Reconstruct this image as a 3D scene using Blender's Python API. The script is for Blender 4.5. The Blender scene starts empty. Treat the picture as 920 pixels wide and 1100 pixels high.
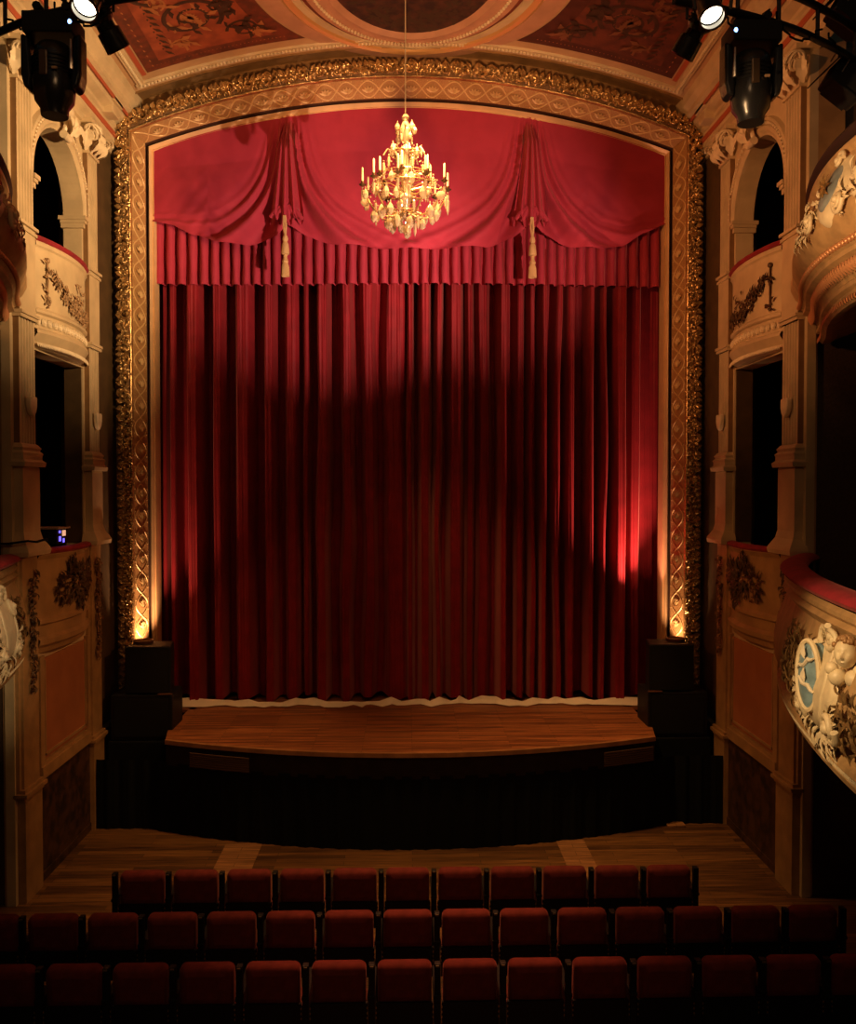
import bpy, math, random
from mathutils import Vector
random.seed(7)
C = bpy.context.scene.collection
SC = bpy.context.scene
PI = math.pi
sin, cos = math.sin, math.cos
EYE = 4.61

# ---------------------------------------------------------------- camera
cd = bpy.data.cameras.new('camera'); cam = bpy.data.objects.new('camera', cd); C.objects.link(cam)
cd.sensor_fit = 'VERTICAL'; cd.sensor_height = 36.0; cd.lens = 36.0*950/1100
cd.clip_start = 0.1; cd.clip_end = 100
cam.location = (-0.07, 0, EYE)
cam.rotation_euler = (PI/2-math.atan(23/950), 0, -math.atan(23/950))
SC.camera = cam
# ---------------------------------------------------------------- world
w = bpy.data.worlds.new('world'); SC.world = w; w.use_nodes = True
w.node_tree.nodes['Background'].inputs[0].default_value = (0.35, 0.75, 0.8, 1)
w.node_tree.nodes['Background'].inputs[1].default_value = 0.07
SC.view_settings.view_transform = 'Standard'; SC.view_settings.look = 'None'
SC.view_settings.gamma = 1.0; SC.view_settings.exposure = 0.0
SC.view_settings.use_curve_mapping = False
SC.cycles.use_denoising = True
SC.cycles.max_bounces = 6
SC.cycles.sample_clamp_indirect = 4.0

# ---------------------------------------------------------------- lights (stage lanterns and house lights of the theatre, plus added fills)
def spot(name, loc, to, power, col, ang=50, blend=0.5, size=0.08):
    l = bpy.data.lights.new(name, 'SPOT'); l.energy = power; l.color = col
    l.spot_size = math.radians(ang); l.spot_blend = blend; l.shadow_soft_size = size
    o = bpy.data.objects.new(name, l); C.objects.link(o); o.location = loc
    d = Vector(to)-Vector(loc); o.rotation_euler = d.to_track_quat('-Z', 'Y').to_euler()
    return o
def point(name, loc, power, col, size=0.1):
    l = bpy.data.lights.new(name, 'POINT'); l.energy = power; l.color = col; l.shadow_soft_size = size
    o = bpy.data.objects.new(name, l); C.objects.link(o); o.location = loc
    return o
WARM = (1.0, 0.56, 0.22); ORANGE = (1.0, 0.40, 0.12); CREAM = (1.0, 0.72, 0.42)
spot('wash_light_on_left_wall', (2.6, 7.2, 7.2), (-4.4, 11.4, 8.5), 4000, (1.0, 0.60, 0.29), 48, 1.0, 0.10)
spot('wash_light_on_right_wall', (-2.6, 7.2, 7.2), (4.4, 11.5, 8.2), 1250, (1.0, 0.38, 0.13), 52, 1.0, 0.10)
spot('valance_light_left_swag', (3.05, 7.6, 4.9), (-1.45, 13.9, 8.55), 2900, (1.0, 0.62, 0.45), 37, 0.9, 0.03)
spot('valance_light_right_swag', (3.4, 7.3, 6.4), (1.15, 13.9, 8.55), 1350, (1.0, 0.55, 0.38), 39, 0.9, 0.03)
spot('house_light_upwards', (0, 4.5, 5.2), (0, 12.5, 11.8), 3000, (1.0, 0.48, 0.20), 46, 1.0, 0.3)
spot('house_light_downwards', (0, 10.3, 9.6), (0, 11.6, 0.0), 2500, (1.0, 0.47, 0.16), 64, 1.0, 0.2)
spot('seat_light', (0.1, 10.6, 9.0), (0.1, 6.8, 0.8), 2600, (1.0, 0.34, 0.14), 26, 1.0, 0.15)
spot('floor_wash', (0, 3.0, 9.0), (0, 9.9, 0.0), 150, (1.0, 0.52, 0.17), 50, 1.0, 0.4)
spot('curtain_side_light', (3.78, 13.40, 2.75), (3.0, 14.1, 5.1), 520, (1.0, 0.42, 0.27), 70, 1.0, 0.02)
spot('lower_left_wall_fill', (2.4, 8.6, 5.6), (-4.4, 11.4, 2.5), 420, (1.0, 0.42, 0.14), 36, 1.0, 0.06)  # added fill without a fixture, brightens the panel under the left box
spot('lower_right_wall_fill', (-2.4, 8.6, 5.6), (4.4, 11.4, 2.6), 300, (1.0, 0.36, 0.10), 36, 1.0, 0.06)  # added counterpart fill for the lower right wall
spot('left_balcony_fill', (2.0, 3.0, 6.4), (-4.1, 8.7, 3.2), 1300, (1.0, 0.66, 0.34), 14, 1.0, 0.1)  # added unseen fill that brightens the left balcony rosette
point('added_fill', (0, 1.2, 8.8), 110, (1.0, 0.55, 0.25), 0.4)  # added unseen fill above the camera, lifts the dark walls
spot('chandelier_light', (1.0, 6.5, 6.5), (0, 10.77, 8.45), 150, (1.0, 0.74, 0.42), 14, 0.5, 0.05)
spot('balcony_light', (-2.0, 3.0, 6.4), (3.1, 6.2, 3.2), 1700, (1.0, 0.62, 0.28), 19, 1.0, 0.1)
spot('upper_balcony_light', (-2.0, 3.0, 5.0), (3.7, 7.2, 7.1), 2600, (1.0, 0.55, 0.24), 20, 1.0, 0.1)
for s in (-1, 1):
    spot('frame_uplight', (s*3.84, 13.14, 2.10), (s*4.03, 13.45, 4.2), 270 if s < 0 else 130, (1.0, 0.52, 0.27), 84, 1.0, 0.03)

# ---------------------------------------------------------------- materials
MATS = {}
def mat(name, col, rough=0.6, metal=0.0, var=0.0, vscale=6.0, bump=0.0, bscale=60.0, sheen=0.0, col2=None, emit=None, es=0, spec=0.5, trans=0.0, coords='Object'):
    if name in MATS: return MATS[name]
    m = bpy.data.materials.new(name); m.use_nodes = True; MATS[name] = m
    nt = m.node_tree; N = nt.nodes; L = nt.links; b = N['Principled BSDF']
    b.inputs['Base Color'].default_value = (*col, 1); b.inputs['Roughness'].default_value = rough
    b.inputs['Metallic'].default_value = metal; b.inputs['Specular IOR Level'].default_value = spec
    if sheen:
        b.inputs['Sheen Weight'].default_value = sheen; b.inputs['Sheen Roughness'].default_value = 0.4
        b.inputs['Sheen Tint'].default_value = (1, 0.4, 0.35, 1)
    if trans: b.inputs['Transmission Weight'].default_value = trans
    if emit:
        b.inputs['Emission Color'].default_value = (*emit, 1); b.inputs['Emission Strength'].default_value = es
    tc = N.new('ShaderNodeTexCoord')
    if var or col2:
        n = N.new('ShaderNodeTexNoise'); n.inputs['Scale'].default_value = vscale; n.inputs['Detail'].default_value = 6
        L.new(tc.outputs[coords], n.inputs['Vector'])
        r = N.new('ShaderNodeValToRGB'); c2 = col2 or tuple(c*(1-var) for c in col)
        r.color_ramp.elements[0].color = (*c2, 1); r.color_ramp.elements[0].position = 0.38
        r.color_ramp.elements[1].color = (*col, 1); r.color_ramp.elements[1].position = 0.62
        L.new(n.outputs['Fac'], r.inputs['Fac']); L.new(r.outputs['Color'], b.inputs['Base Color'])
    if bump:
        n = N.new('ShaderNodeTexNoise'); n.inputs['Scale'].default_value = bscale; n.inputs['Detail'].default_value = 4
        L.new(tc.outputs[coords], n.inputs['Vector'])
        bp = N.new('ShaderNodeBump'); bp.inputs['Strength'].default_value = bump; bp.inputs['Distance'].default_value = 0.02
        L.new(n.outputs['Fac'], bp.inputs['Height']); L.new(bp.outputs['Normal'], b.inputs['Normal'])
    return m
def wood(name, c1, c2, cm, pw=1.6, ph=0.09, rot=0, rough=0.45):
    m = bpy.data.materials.new(name); m.use_nodes = True; MATS[name] = m
    nt = m.node_tree; N = nt.nodes; L = nt.links; b = N['Principled BSDF']
    tc = N.new('ShaderNodeTexCoord'); mp = N.new('ShaderNodeMapping'); mp.inputs['Rotation'].default_value = (0, 0, rot)
    L.new(tc.outputs['Object'], mp.inputs['Vector'])
    br = N.new('ShaderNodeTexBrick'); br.inputs['Scale'].default_value = 1; br.inputs['Brick Width'].default_value = pw
    br.inputs['Row Height'].default_value = ph; br.inputs['Mortar Size'].default_value = 0.003; br.inputs['Bias'].default_value = -0.1
    br.inputs['Color1'].default_value = (*c1, 1); br.inputs['Color2'].default_value = (*c2, 1); br.inputs['Mortar'].default_value = (*cm, 1)
    L.new(mp.outputs['Vector'], br.inputs['Vector'])
    m2 = N.new('ShaderNodeMapping'); m2.inputs['Scale'].default_value = (1.2, 40, 1); L.new(mp.outputs['Vector'], m2.inputs['Vector'])
    n = N.new('ShaderNodeTexNoise'); n.inputs['Scale'].default_value = 1.5; n.inputs['Detail'].default_value = 8; L.new(m2.outputs['Vector'], n.inputs['Vector'])
    r = N.new('ShaderNodeValToRGB'); r.color_ramp.elements[0].position = 0.3; r.color_ramp.elements[0].color = (.12, .10, .09, 1)
    r.color_ramp.elements[1].position = 0.7; r.color_ramp.elements[1].color = (1.4, 1.3, 1.2, 1)
    L.new(n.outputs['Fac'], r.inputs['Fac'])
    mx = N.new('ShaderNodeMix'); mx.data_type = 'RGBA'; mx.blend_type = 'MULTIPLY'; mx.inputs[0].default_value = 1
    L.new(br.outputs['Color'], mx.inputs[6]); L.new(r.outputs['Color'], mx.inputs[7]); L.new(mx.outputs[2], b.inputs['Base Color'])
    b.inputs['Roughness'].default_value = rough
    bp = N.new('ShaderNodeBump'); bp.inputs['Strength'].default_value = 0.3; bp.inputs['Distance'].default_value = 0.004
    L.new(n.outputs['Fac'], bp.inputs['Height']); L.new(bp.outputs['Normal'], b.inputs['Normal'])
    return m
cream = mat('cream_plaster', (0.60, 0.47, 0.27), 0.5, var=0.18, vscale=3, bump=0.1, bscale=30)
cream2 = mat('pale_stucco', (0.74, 0.62, 0.40), 0.45, var=0.15, vscale=9, bump=0.15, bscale=40)
ochre = mat('ochre_plaster', (0.42, 0.25, 0.10), 0.5, var=0.25, vscale=4, bump=0.1, bscale=30)
ochre_red = mat('ochre_red_reflection', (0.46, 0.18, 0.075), 0.25, var=0.15, vscale=2.5)  # ochre panel colour with a red reflection mixed into it
redband = mat('red_painted_band', (0.42, 0.09, 0.04), 0.5)
gold = mat('gilded_stucco', (0.72, 0.46, 0.18), 0.27, 0.75, var=0.5, vscale=14, bump=0.4, bscale=50)
gold_d = mat('dark_gilding', (0.20, 0.10, 0.03), 0.5, 0.3, var=0.4, vscale=20, bump=0.6, bscale=60)
lattice_g = mat('old_gold_ground', (0.50, 0.31, 0.12), 0.45, 0.15, bump=0.25, bscale=140, col2=(0.36, 0.19, 0.07), vscale=90)
lattice_l = mat('pale_gold_lattice', (0.66, 0.46, 0.20), 0.42, 0.2)
fgold = mat('gold_moulding', (0.80, 0.54, 0.27), 0.36, 0.25, var=0.15, vscale=3)
velvet = mat('red_velvet', (0.40, 0.034, 0.062), 0.75, sheen=0.30, var=0.08, vscale=5, bump=0.08, bscale=90, spec=0.2)
velvet_c = mat('deep_red_velvet', (0.28, 0.010, 0.018), 0.6, sheen=0.35, var=0.2, vscale=4, bump=0.05, bscale=90, spec=0.3)
velvet_r = mat('rail_velvet', (0.30, 0.010, 0.022), 0.8, sheen=0.12, var=0.3, vscale=6)
seat_m = mat('seat_fabric', (0.17, 0.026, 0.022), 0.85, sheen=0.25, var=0.25, vscale=14, bump=0.15, bscale=200, spec=0.2)
black = mat('black_metal', (0.007, 0.008, 0.009), 0.5, var=0.2, spec=.3)
blackg = mat('black_gloss_plastic', (0.014, 0.014, 0.015), 0.25)
blackc = mat('black_cloth', (0.010, 0.012, 0.012), 0.95, spec=0.05)
dark = mat('dark_brown_wall', (0.075, 0.042, 0.022), 0.8, var=0.3, vscale=40, bump=0.2, bscale=120)
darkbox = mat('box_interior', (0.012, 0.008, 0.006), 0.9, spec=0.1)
dado = mat('dark_marbled_dado', (0.085, 0.04, 0.022), 0.5, col2=(0.03, 0.018, 0.012), vscale=7, spec=0.3)
olive = mat('olive_brown_cove', (0.30, 0.17, 0.06), 0.6, var=0.25, vscale=5)
foliage = mat('dark_bronze_foliage', (0.10, 0.055, 0.022), 0.5, 0.2, var=0.5, vscale=18)
steel = mat('worn_steel', (0.45, 0.42, 0.38), 0.3, 0.9)
brass = mat('brass', (0.7, 0.5, 0.2), 0.3, 0.9)
tassel_m = mat('gold_cord', (0.72, 0.48, 0.20), 0.55, 0.1, bump=0.5, bscale=150)
hem_m = mat('white_hem', (0.92, 0.84, 0.68), 0.8)
glass_m = mat('crystal', (0.60, 0.49, 0.33), 0.08, 0.0, spec=1.0, trans=0.5)
candle_m = mat('candle_wax', (0.62, 0.52, 0.35), 0.4)
chmetal = mat('chandelier_brass', (0.38, 0.26, 0.11), 0.3, 0.7)
blue = mat('pale_blue_enamel', (0.22, 0.34, 0.40), 0.4, var=0.3, vscale=14)
paint_r = mat('brick_red_ceiling_paint', (0.34, 0.075, 0.028), 0.6, col2=(0.22, 0.045, 0.018), vscale=5)
paint_rd = mat('brown_red_ceiling_paint', (0.17, 0.035, 0.014), 0.6, col2=(0.10, 0.025, 0.012), vscale=8)
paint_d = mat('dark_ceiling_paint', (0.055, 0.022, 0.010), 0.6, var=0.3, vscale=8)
paint_o = mat('orange_brown_ceiling_paint', (0.42, 0.15, 0.05), 0.6)
wfloor = wood('floor_planks', (0.24, 0.125, 0.040), (0.08, 0.040, 0.014), (0.015, 0.008, 0.004), 1.7, 0.10)
wstage = wood('stage_planks', (0.50, 0.20, 0.07), (0.20, 0.07, 0.024), (0.03, 0.012, 0.006), 1.3, 0.06)
whatch = wood('hatch_boards', (0.40, 0.22, 0.09), (0.32, 0.17, 0.07), (0.05, 0.02, 0.01), 0.9, 0.12)
lampglow = mat('lit_lamp_lens', (1, 1, 1), 0.3, emit=(1.0, 0.86, 0.62), es=14)
led = mat('blue_status_light', (0.1, 0.2, 0.6), 0.3, emit=(0.22, 0.42, 1.0), es=5)
led2 = mat('blue_led_display', (0.1, 0.1, 0.5), 0.3, emit=(0.16, 0.12, 1.0), es=2)
screen_m = mat('warm_control_lights', (0.4, 0.3, 0.2), 0.3, emit=(1.0, 0.5, 0.3), es=0.8)

# ---------------------------------------------------------------- mesh helpers
class MB:
    def __init__(s, side=1): s.v = []; s.f = []; s.s = side
    def av(s, p): s.v.append((s.s*p[0], p[1], p[2])); return len(s.v)-1
    def quad(s, a, b, c, d):
        i = [s.av(p) for p in (a, b, c, d)]; s.f.append(i)
    def poly(s, pts): s.f.append([s.av(p) for p in pts])
    def box(s, x0, x1, y0, y1, z0, z1):
        P = [(x0,y0,z0),(x1,y0,z0),(x1,y1,z0),(x0,y1,z0),(x0,y0,z1),(x1,y0,z1),(x1,y1,z1),(x0,y1,z1)]
        b = len(s.v)
        for p in P: s.av(p)
        for q in ((0,3,2,1),(4,5,6,7),(0,1,5,4),(1,2,6,5),(2,3,7,6),(3,0,4,7)): s.f.append([b+k for k in q])
    def grid(s, fn, nu, nv, closeu=False, closev=False):
        b = len(s.v)
        for i in range(nu):
            for j in range(nv): s.av(fn(i, j))
        for i in range(nu if closeu else nu-1):
            for j in range(nv if closev else nv-1):
                s.f.append([b+i*nv+j, b+((i+1) % nu)*nv+j, b+((i+1) % nu)*nv+(j+1) % nv, b+i*nv+(j+1) % nv])
        return b
    def prism(s, pts, axis, a0, a1):
        # pts 2D polygon; axis 'x','y','z' extrusion
        def P(p, a):
            return {'x': (a, p[0], p[1]), 'y': (p[0], a, p[1]), 'z': (p[0], p[1], a)}[axis]
        n = len(pts); b = len(s.v)
        for p in pts: s.av(P(p, a0))
        for p in pts: s.av(P(p, a1))
        s.f.append([b+i for i in range(n)]); s.f.append([b+n+i for i in range(n)][::-1])
        for i in range(n): s.f.append([b+i, b+n+i, b+n+(i+1) % n, b+(i+1) % n])
    def lathe(s, prof, cx, cy, cz, n=16, up=Vector((0, 0, 1))):
        # prof: (r, h) list along 'up'
        up = Vector(up).normalized(); t = up.orthogonal().normalized(); q = up.cross(t)
        O = Vector((cx, cy, cz)); m = len(prof)
        s.grid(lambda i, j: O+up*prof[j][1]+(t*cos(2*PI*i/n)+q*sin(2*PI*i/n))*max(prof[j][0], 1e-4), n, m, closeu=True)
    def ball(s, c, r, n=8, m=6, sq=(1, 1, 1)):
        s.grid(lambda i, j: (c[0]+r*sq[0]*sin(PI*(j+.02)/(m-.96))*cos(2*PI*i/n), c[1]+r*sq[1]*sin(PI*(j+.02)/(m-.96))*sin(2*PI*i/n), c[2]+r*sq[2]*cos(PI*(j+.02)/(m-.96))), n, m, closeu=True)
    def tube(s, pts, r, n=8, caps=True):
        pts = [Vector(p) for p in pts]; k = len(pts)
        R = r if isinstance(r, (list, tuple)) else [r]*k
        fr = []; prev = None
        for i in range(k):
            t = (pts[min(i+1, k-1)]-pts[max(i-1, 0)]).normalized()
            if prev is None: a = t.orthogonal().normalized()
            else:
                a = prev-t*prev.dot(t)
                a = a.normalized() if a.length > 1e-6 else t.orthogonal().normalized()
            prev = a; fr.append((a, t.cross(a)))
        b = s.grid(lambda i, j: pts[i]+(fr[i][0]*cos(2*PI*j/n)+fr[i][1]*sin(2*PI*j/n))*R[i], k, n, closev=True)
        if caps:
            s.f.append([b+j for j in range(n)][::-1]); s.f.append([b+(k-1)*n+j for j in range(n)])
    def leaf(s, P, T, N, L, W, lift=0.35, lobes=3, n=7, flat=False):
        P = Vector(P); T = Vector(T).normalized(); N = Vector(N).normalized(); B = N.cross(T).normalized()
        def fn(i, j):
            t = i/(n-1); wd = W*(sin(PI*min(1, t*.93+.05))**.8)*(1+.28*cos(2*PI*lobes*t))
            k = (j-1)
            c = P+T*(L*t) if flat else P+T*(L*(t-.08*sin(PI*t)))+N*(L*lift*sin(PI*t*.9)+W*.18-(W*.30 if k == 0 else 0)*sin(PI*t))
            return c+B*(k*wd*.5)
        s.grid(fn, n, 3)
def smooth_me(me, ang):
    me.polygons.foreach_set('use_smooth', [True]*len(me.polygons)); me.set_sharp_from_angle(angle=math.radians(ang))
def wloc(o):
    v = Vector((0, 0, 0))
    while o is not None: v = v+o.location; o = o.parent
    return v
def build(mb, name, m, parent=None, smooth=40, recalc=True, origin=None, label=None):
    me = bpy.data.meshes.new(name); vs = mb.v
    if parent is not None: off = wloc(parent)
    elif origin is not None: off = Vector(origin)
    else:
        xs = [v[0] for v in vs]; ys = [v[1] for v in vs]; zs = [v[2] for v in vs]
        off = Vector(((min(xs)+max(xs))/2, (min(ys)+max(ys))/2, min(zs)))
    me.from_pydata([(v[0]-off.x, v[1]-off.y, v[2]-off.z) for v in vs], [], mb.f); me.update()
    if recalc:
        import bmesh
        bm = bmesh.new(); bm.from_mesh(me); bmesh.ops.recalc_face_normals(bm, faces=bm.faces); bm.to_mesh(me); bm.free()
    me.materials.append(m)
    if smooth: smooth_me(me, smooth)
    o = bpy.data.objects.new(name, me); C.objects.link(o)
    if parent is not None: o.parent = parent
    else: o.location = off
    if label: o['label'] = label
    return o
def thing(name, loc, label, cat, group=None):
    o = bpy.data.objects.new(name, None); C.objects.link(o); o.location = loc; o.empty_display_size = 0.1
    return tag(o, label, cat, group)
def tag(o, label, cat, group=None, kind=None):
    o['label'] = label; o['category'] = cat
    if group: o['group'] = group
    if kind: o['kind'] = kind
    return o
def struct(mb, name, m, smooth=30, label=None):
    o = build(mb, name, m, smooth=smooth, origin=(0, 0, 0)); o['kind'] = 'structure'
    if label: o['label'] = label
    return o
def dup(root, loc):
    r = root.copy(); C.objects.link(r); r.location = loc
    for ch in list(root.children):
        c = ch.copy(); C.objects.link(c); c.parent = r
        for g in ch.children:
            d = g.copy(); C.objects.link(d); d.parent = c
    return r
def bevel(o, w=0.01, seg=2):
    md = o.modifiers.new('bevel', 'BEVEL'); md.width = w; md.segments = seg; md.limit_method = 'ANGLE'
    return o
SIDE = {-1: 'left', 1: 'right'}

# ---------------------------------------------------------------- vault of the ceiling
def zc(x): return 11.04-0.0445*x*x
# ================================================================= STRUCTURE
m = MB(); m.box(-7, 7, -1, 13.4, -0.12, 0); struct(m, 'floor', wfloor)
for s in (-1, 1):
    sd = SIDE[s]
    # side wall with an arched and a square opening into the stage boxes
    m = MB(s)
    A0, A1 = 4.4, 4.64
    m.box(A0, 4.5, 9.8, 9.95, 0, 10.6); m.box(A0, A1, 9.9, 10.39, 0, 10.6)
    m.box(A0, A1, 11.98, 13.4, 0, 10.6)
    m.box(A0, A1, 10.39, 11.98, 0, 3.0)
    m.box(A0, A1, 10.39, 11.98, 6.25, 6.55)
    n = 24; yc = 11.185; r = 0.795; zs = 8.25
    arc = [(yc-r*cos(PI*i/n), zs+r*sin(PI*i/n)) for i in range(n+1)]
    for i in range(n):
        (ya, za), (yb, zb) = arc[i], arc[i+1]
        m.quad((A0, ya, za), (A0, yb, zb), (A0, yb, 10.6), (A0, ya, 10.6))
        m.quad((A0, ya, za), (A1, ya, za), (A1, yb, zb), (A0, yb, zb))
        m.quad((A1, ya, za), (A1, yb, zb), (A1, yb, 10.6), (A1, ya, 10.6))
    struct(m, 'wall_'+sd, cream)
    # dark interiors of the boxes
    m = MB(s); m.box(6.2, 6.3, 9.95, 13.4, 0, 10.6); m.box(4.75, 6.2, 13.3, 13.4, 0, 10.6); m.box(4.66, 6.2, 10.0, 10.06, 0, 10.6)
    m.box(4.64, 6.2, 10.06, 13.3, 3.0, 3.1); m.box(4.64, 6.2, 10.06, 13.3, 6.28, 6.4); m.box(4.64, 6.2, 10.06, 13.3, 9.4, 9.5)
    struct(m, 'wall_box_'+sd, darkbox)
    # wall facing the house beside the balconies
    m = MB(s); m.box(4.5, 7.2, 9.84, 9.90, 0, 11.4); struct(m, 'wall_rear_'+sd, dark)
    m = MB(s); m.box(4.5, 4.80, 9.80, 9.84, 7.3, 10.5); m.box(4.5, 4.53, 9.82, 9.84, 0.0, 7.3)
    struct(m, 'trim_%d' % (1 if s < 0 else 2), ochre)
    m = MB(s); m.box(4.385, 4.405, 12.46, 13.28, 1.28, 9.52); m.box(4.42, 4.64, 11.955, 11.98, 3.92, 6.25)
    struct(m, 'trim_%d' % (7 if s < 0 else 8), mat('dark_olive_brown', (.085, .05, .018), .6, var=.3, vscale=5))  # darker olive brown wall strip by the frame and lower opening reveal
    m = MB(s); m.box(7.1, 7.2, -1, 10, 0, 11.4); struct(m, 'wall_house_'+sd, dark)
    # cornice between wall and ceiling
    prof = [(4.36, 9.52), (4.36, 9.62), (4.30, 9.66), (4.30, 9.86), (4.27, 9.88), (4.27, 9.93), (4.16, 9.98), (4.14, 10.06), (4.05, 10.10), (4.05, 10.16), (3.98, 10.22), (3.96, 10.38), (4.5, 10.45), (4.5, 9.5)]
    m = MB(s); m.prism(prof, 'y', 3.0, 13.3); struct(m, 'trim_%d' % (3 if s < 0 else 4), cream, smooth=20)
    m = MB(s); m.box(4.288, 4.30, 3.0, 13.28, 9.72, 9.80); m.box(4.10, 4.125, 3.0, 13.28, 10.03, 10.07)
    struct(m, 'trim_%d' % (5 if s < 0 else 6), redband)
# ceiling vault
def vault(m, x0, x1, y0, y1, off=0.0, nx=24, th=0.0):
    m.grid(lambda i, j: (x0+(x1-x0)*i/(nx-1), y0+(y1-y0)*j, zc(x0+(x1-x0)*i/(nx-1))-off), nx, 2)
m = MB(); vault(m, -4.6, 4.6, 2, 12.95, 0, 40); vault(m, -4.6, 4.6, 2, 12.95, -.15, 40)
struct(m, 'ceiling', mat('ceiling_plaster', (0.52, 0.33, 0.17), 0.5, var=0.15, vscale=3))
m = MB(); m.grid(lambda i, j: (-4.6+9.2*i/39, [12.95, 12.95, 13.02, 13.3, 13.4][j], zc(-4.6+9.2*i/39)-[-.05, 0.03, 0.0, -.03, -.03][j]), 40, 5)
struct(m, 'ceiling_cove', olive)
# proscenium wall around the frame
def arcz(x, hw, zcor, zcen):
    h = zcen-zcor; R = (hw*hw+h*h)/(2*h); return zcen-R+math.sqrt(max(R*R-x*x, 0))
def station(t, hw, zcor, zcen, zb=0.0):
    """outline of the opening, t in 0..3: left jamb, arch, right jamb"""
    if t <= 1: return (-hw, zb+(zcor-zb)*t)
    if t >= 2: return (hw, zcor+(zb-zcor)*(t-2))
    th = math.asin(hw/(((hw*hw+(zcen-zcor)**2)/(2*(zcen-zcor)))))
    R = (hw*hw+(zcen-zcor)**2)/(2*(zcen-zcor)); a = -th+2*th*(t-1)
    return (R*sin(a), zcen-R+R*cos(a))
TS = [i/14 for i in range(14)]+[1]+[1+i/60 for i in range(1, 60)]+[2]+[2+i/14 for i in range(1, 15)]
m = MB()
m.grid(lambda i, j: (lambda p: (p[0], 13.28, p[1]))(station(TS[i], 4.30, 10.05, 10.9)) if j == 0 else (lambda p: (p[0], 13.28, p[1]))(station(TS[i], 5.2, 11.2, 11.6)), len(TS), 2)
m.grid(lambda i, j: (lambda p: (p[0], 13.9, p[1]))(station(TS[i], 3.95, 9.9, 10.55)) if j == 0 else (lambda p: (p[0], 13.9, p[1]))(station(TS[i], 5.6, 11.9, 12.4)), len(TS), 2)
struct(m, 'wall_proscenium', olive)
# stage house walls (dark)
m = MB(); m.box(-6, 6, 15.0, 15.1, 0, 12.5); m.box(-6, -5.9, 13.9, 15, 0, 12.5); m.box(5.9, 6, 13.9, 15, 0, 12.5); m.box(-6, 6, 13.9, 15.1, 12.4, 12.5)
struct(m, 'wall_stage', blackc)
# house rear (behind the camera)
m = MB(); m.box(-7.2, 7.2, -1.2, -1.0, 0, 11.4); struct(m, 'wall_back', dark)

# stage: boards, nosing and black front
SZ = 1.25
def apron(x, d=0.0): return 11.22+0.062*x*x*1.0-d
xs = [-3.32+6.64*i/30 for i in range(31)]
m = MB(); pts = [(x, apron(x)) for x in xs]+[(3.42, 12.40), (3.42, 15), (-3.42, 15), (-3.42, 12.40)]; m.prism(pts, 'z', SZ-.05, SZ)
m.box(-5.8, -3.32, 13.6, 15, SZ-.05, SZ); m.box(3.32, 5.8, 13.6, 15, SZ-.05, SZ)
struct(m, 'floor_stage', wstage, smooth=0)
st = thing('stage_riser', (0, 11.2, 0), 'black curved front of the stage under its wooden boards', 'stage riser')
m = MB(); m.prism([(x, apron(x, .03)) for x in xs]+[(x, apron(x, -.03)) for x in xs[::-1]], 'z', SZ-.045, SZ+.012); build(m, 'nosing', mat('nosing_wood', (.42, .20, .08), .4, var=.3, vscale=6), st)
m = MB(); m.prism([(x, apron(x, -.02)) for x in xs]+[(x, apron(x, -.10)) for x in xs[::-1]], 'z', SZ-.34, SZ-.045); build(m, 'fascia', mat('black_brown_fascia', (0.028, 0.018, 0.012), 0.6, var=.3, spec=.2), st)
m = MB()
def skirtf(i, j):
    x = -4.3+8.6*i/300; return (x, (apron(x) if abs(x) < 3.6 else apron(3.6))+.02+.012*sin(x*23+sin(x*5))+.006*sin(x*61), 0.0+(SZ-.3)*j/3)
m.grid(skirtf, 301, 4); build(m, 'black_skirt', blackc, st)
for (x0, x1) in ((-2.95, -2.12), (2.55, 3.28)):
    m = MB()
    for k in range(7):
        z = SZ-.30+k*.028
        m.grid(lambda i, j: (x0+(x1-x0)*i/8, apron(x0+(x1-x0)*i/8)-.03-(.018 if j in (0, 1) else 0), z+(.018 if j in (1, 2) else 0)), 9, 4, closev=True)
    build(m, 'vent_grille', mat('grille', (0.10, 0.055, 0.03), 0.5), st)
# black side blocks beside the stage that carry the loudspeakers
for s in (-1, 1):
    m = MB(s); m.box(3.02+.32, 4.26, 12.40, 13.06, 0, 1.1); 
    o = build(m, 'stage_side_block', blackc); bevel(o, .02)
    tag(o, 'black draped block on the floor at the %s end of the stage' % SIDE[s], 'platform')

# ================================================================= PROSCENIUM FRAME
pf = thing('proscenium_frame', (0, 13.2, SZ), 'gilded arched proscenium frame around the red stage curtain', 'proscenium frame')
def band(profile, name, m_, smooth=35, zb=SZ):
    # profile: list of (hw, y, zcor, zcen)
    mb = MB()
    mb.grid(lambda i, j: (lambda p: (p[0], profile[j][1], p[1]))(station(TS[i], profile[j][0], profile[j][2], profile[j][3], zb)), len(TS), len(profile))
    return build(mb, name, m_, pf, smooth=smooth)
band([(4.24, 13.28, 10.02, 10.86), (4.23, 13.12, 10.01, 10.85), (4.17, 13.09, 9.93, 10.765), (4.12, 13.12, 9.86, 10.685), (4.11, 13.2, 9.85, 10.675)], 'acanthus_ground', gold_d)
band([(4.125, 13.12, 9.865, 10.69), (4.11, 13.09, 9.855, 10.68), (4.095, 13.10, 9.845, 10.67), (4.09, 13.16, 9.84, 10.665)], 'gilt_fillet', gold)
band([(4.09, 13.15, 9.84, 10.665), (3.99, 13.50, 9.82, 10.53)], 'lattice_band', lattice_g)
band([(3.99, 13.50, 9.82, 10.53), (4.02, 13.62, 9.82, 10.53), (3.99, 13.66, 9.82, 10.53)], 'shadow_groove', paint_d)
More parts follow.
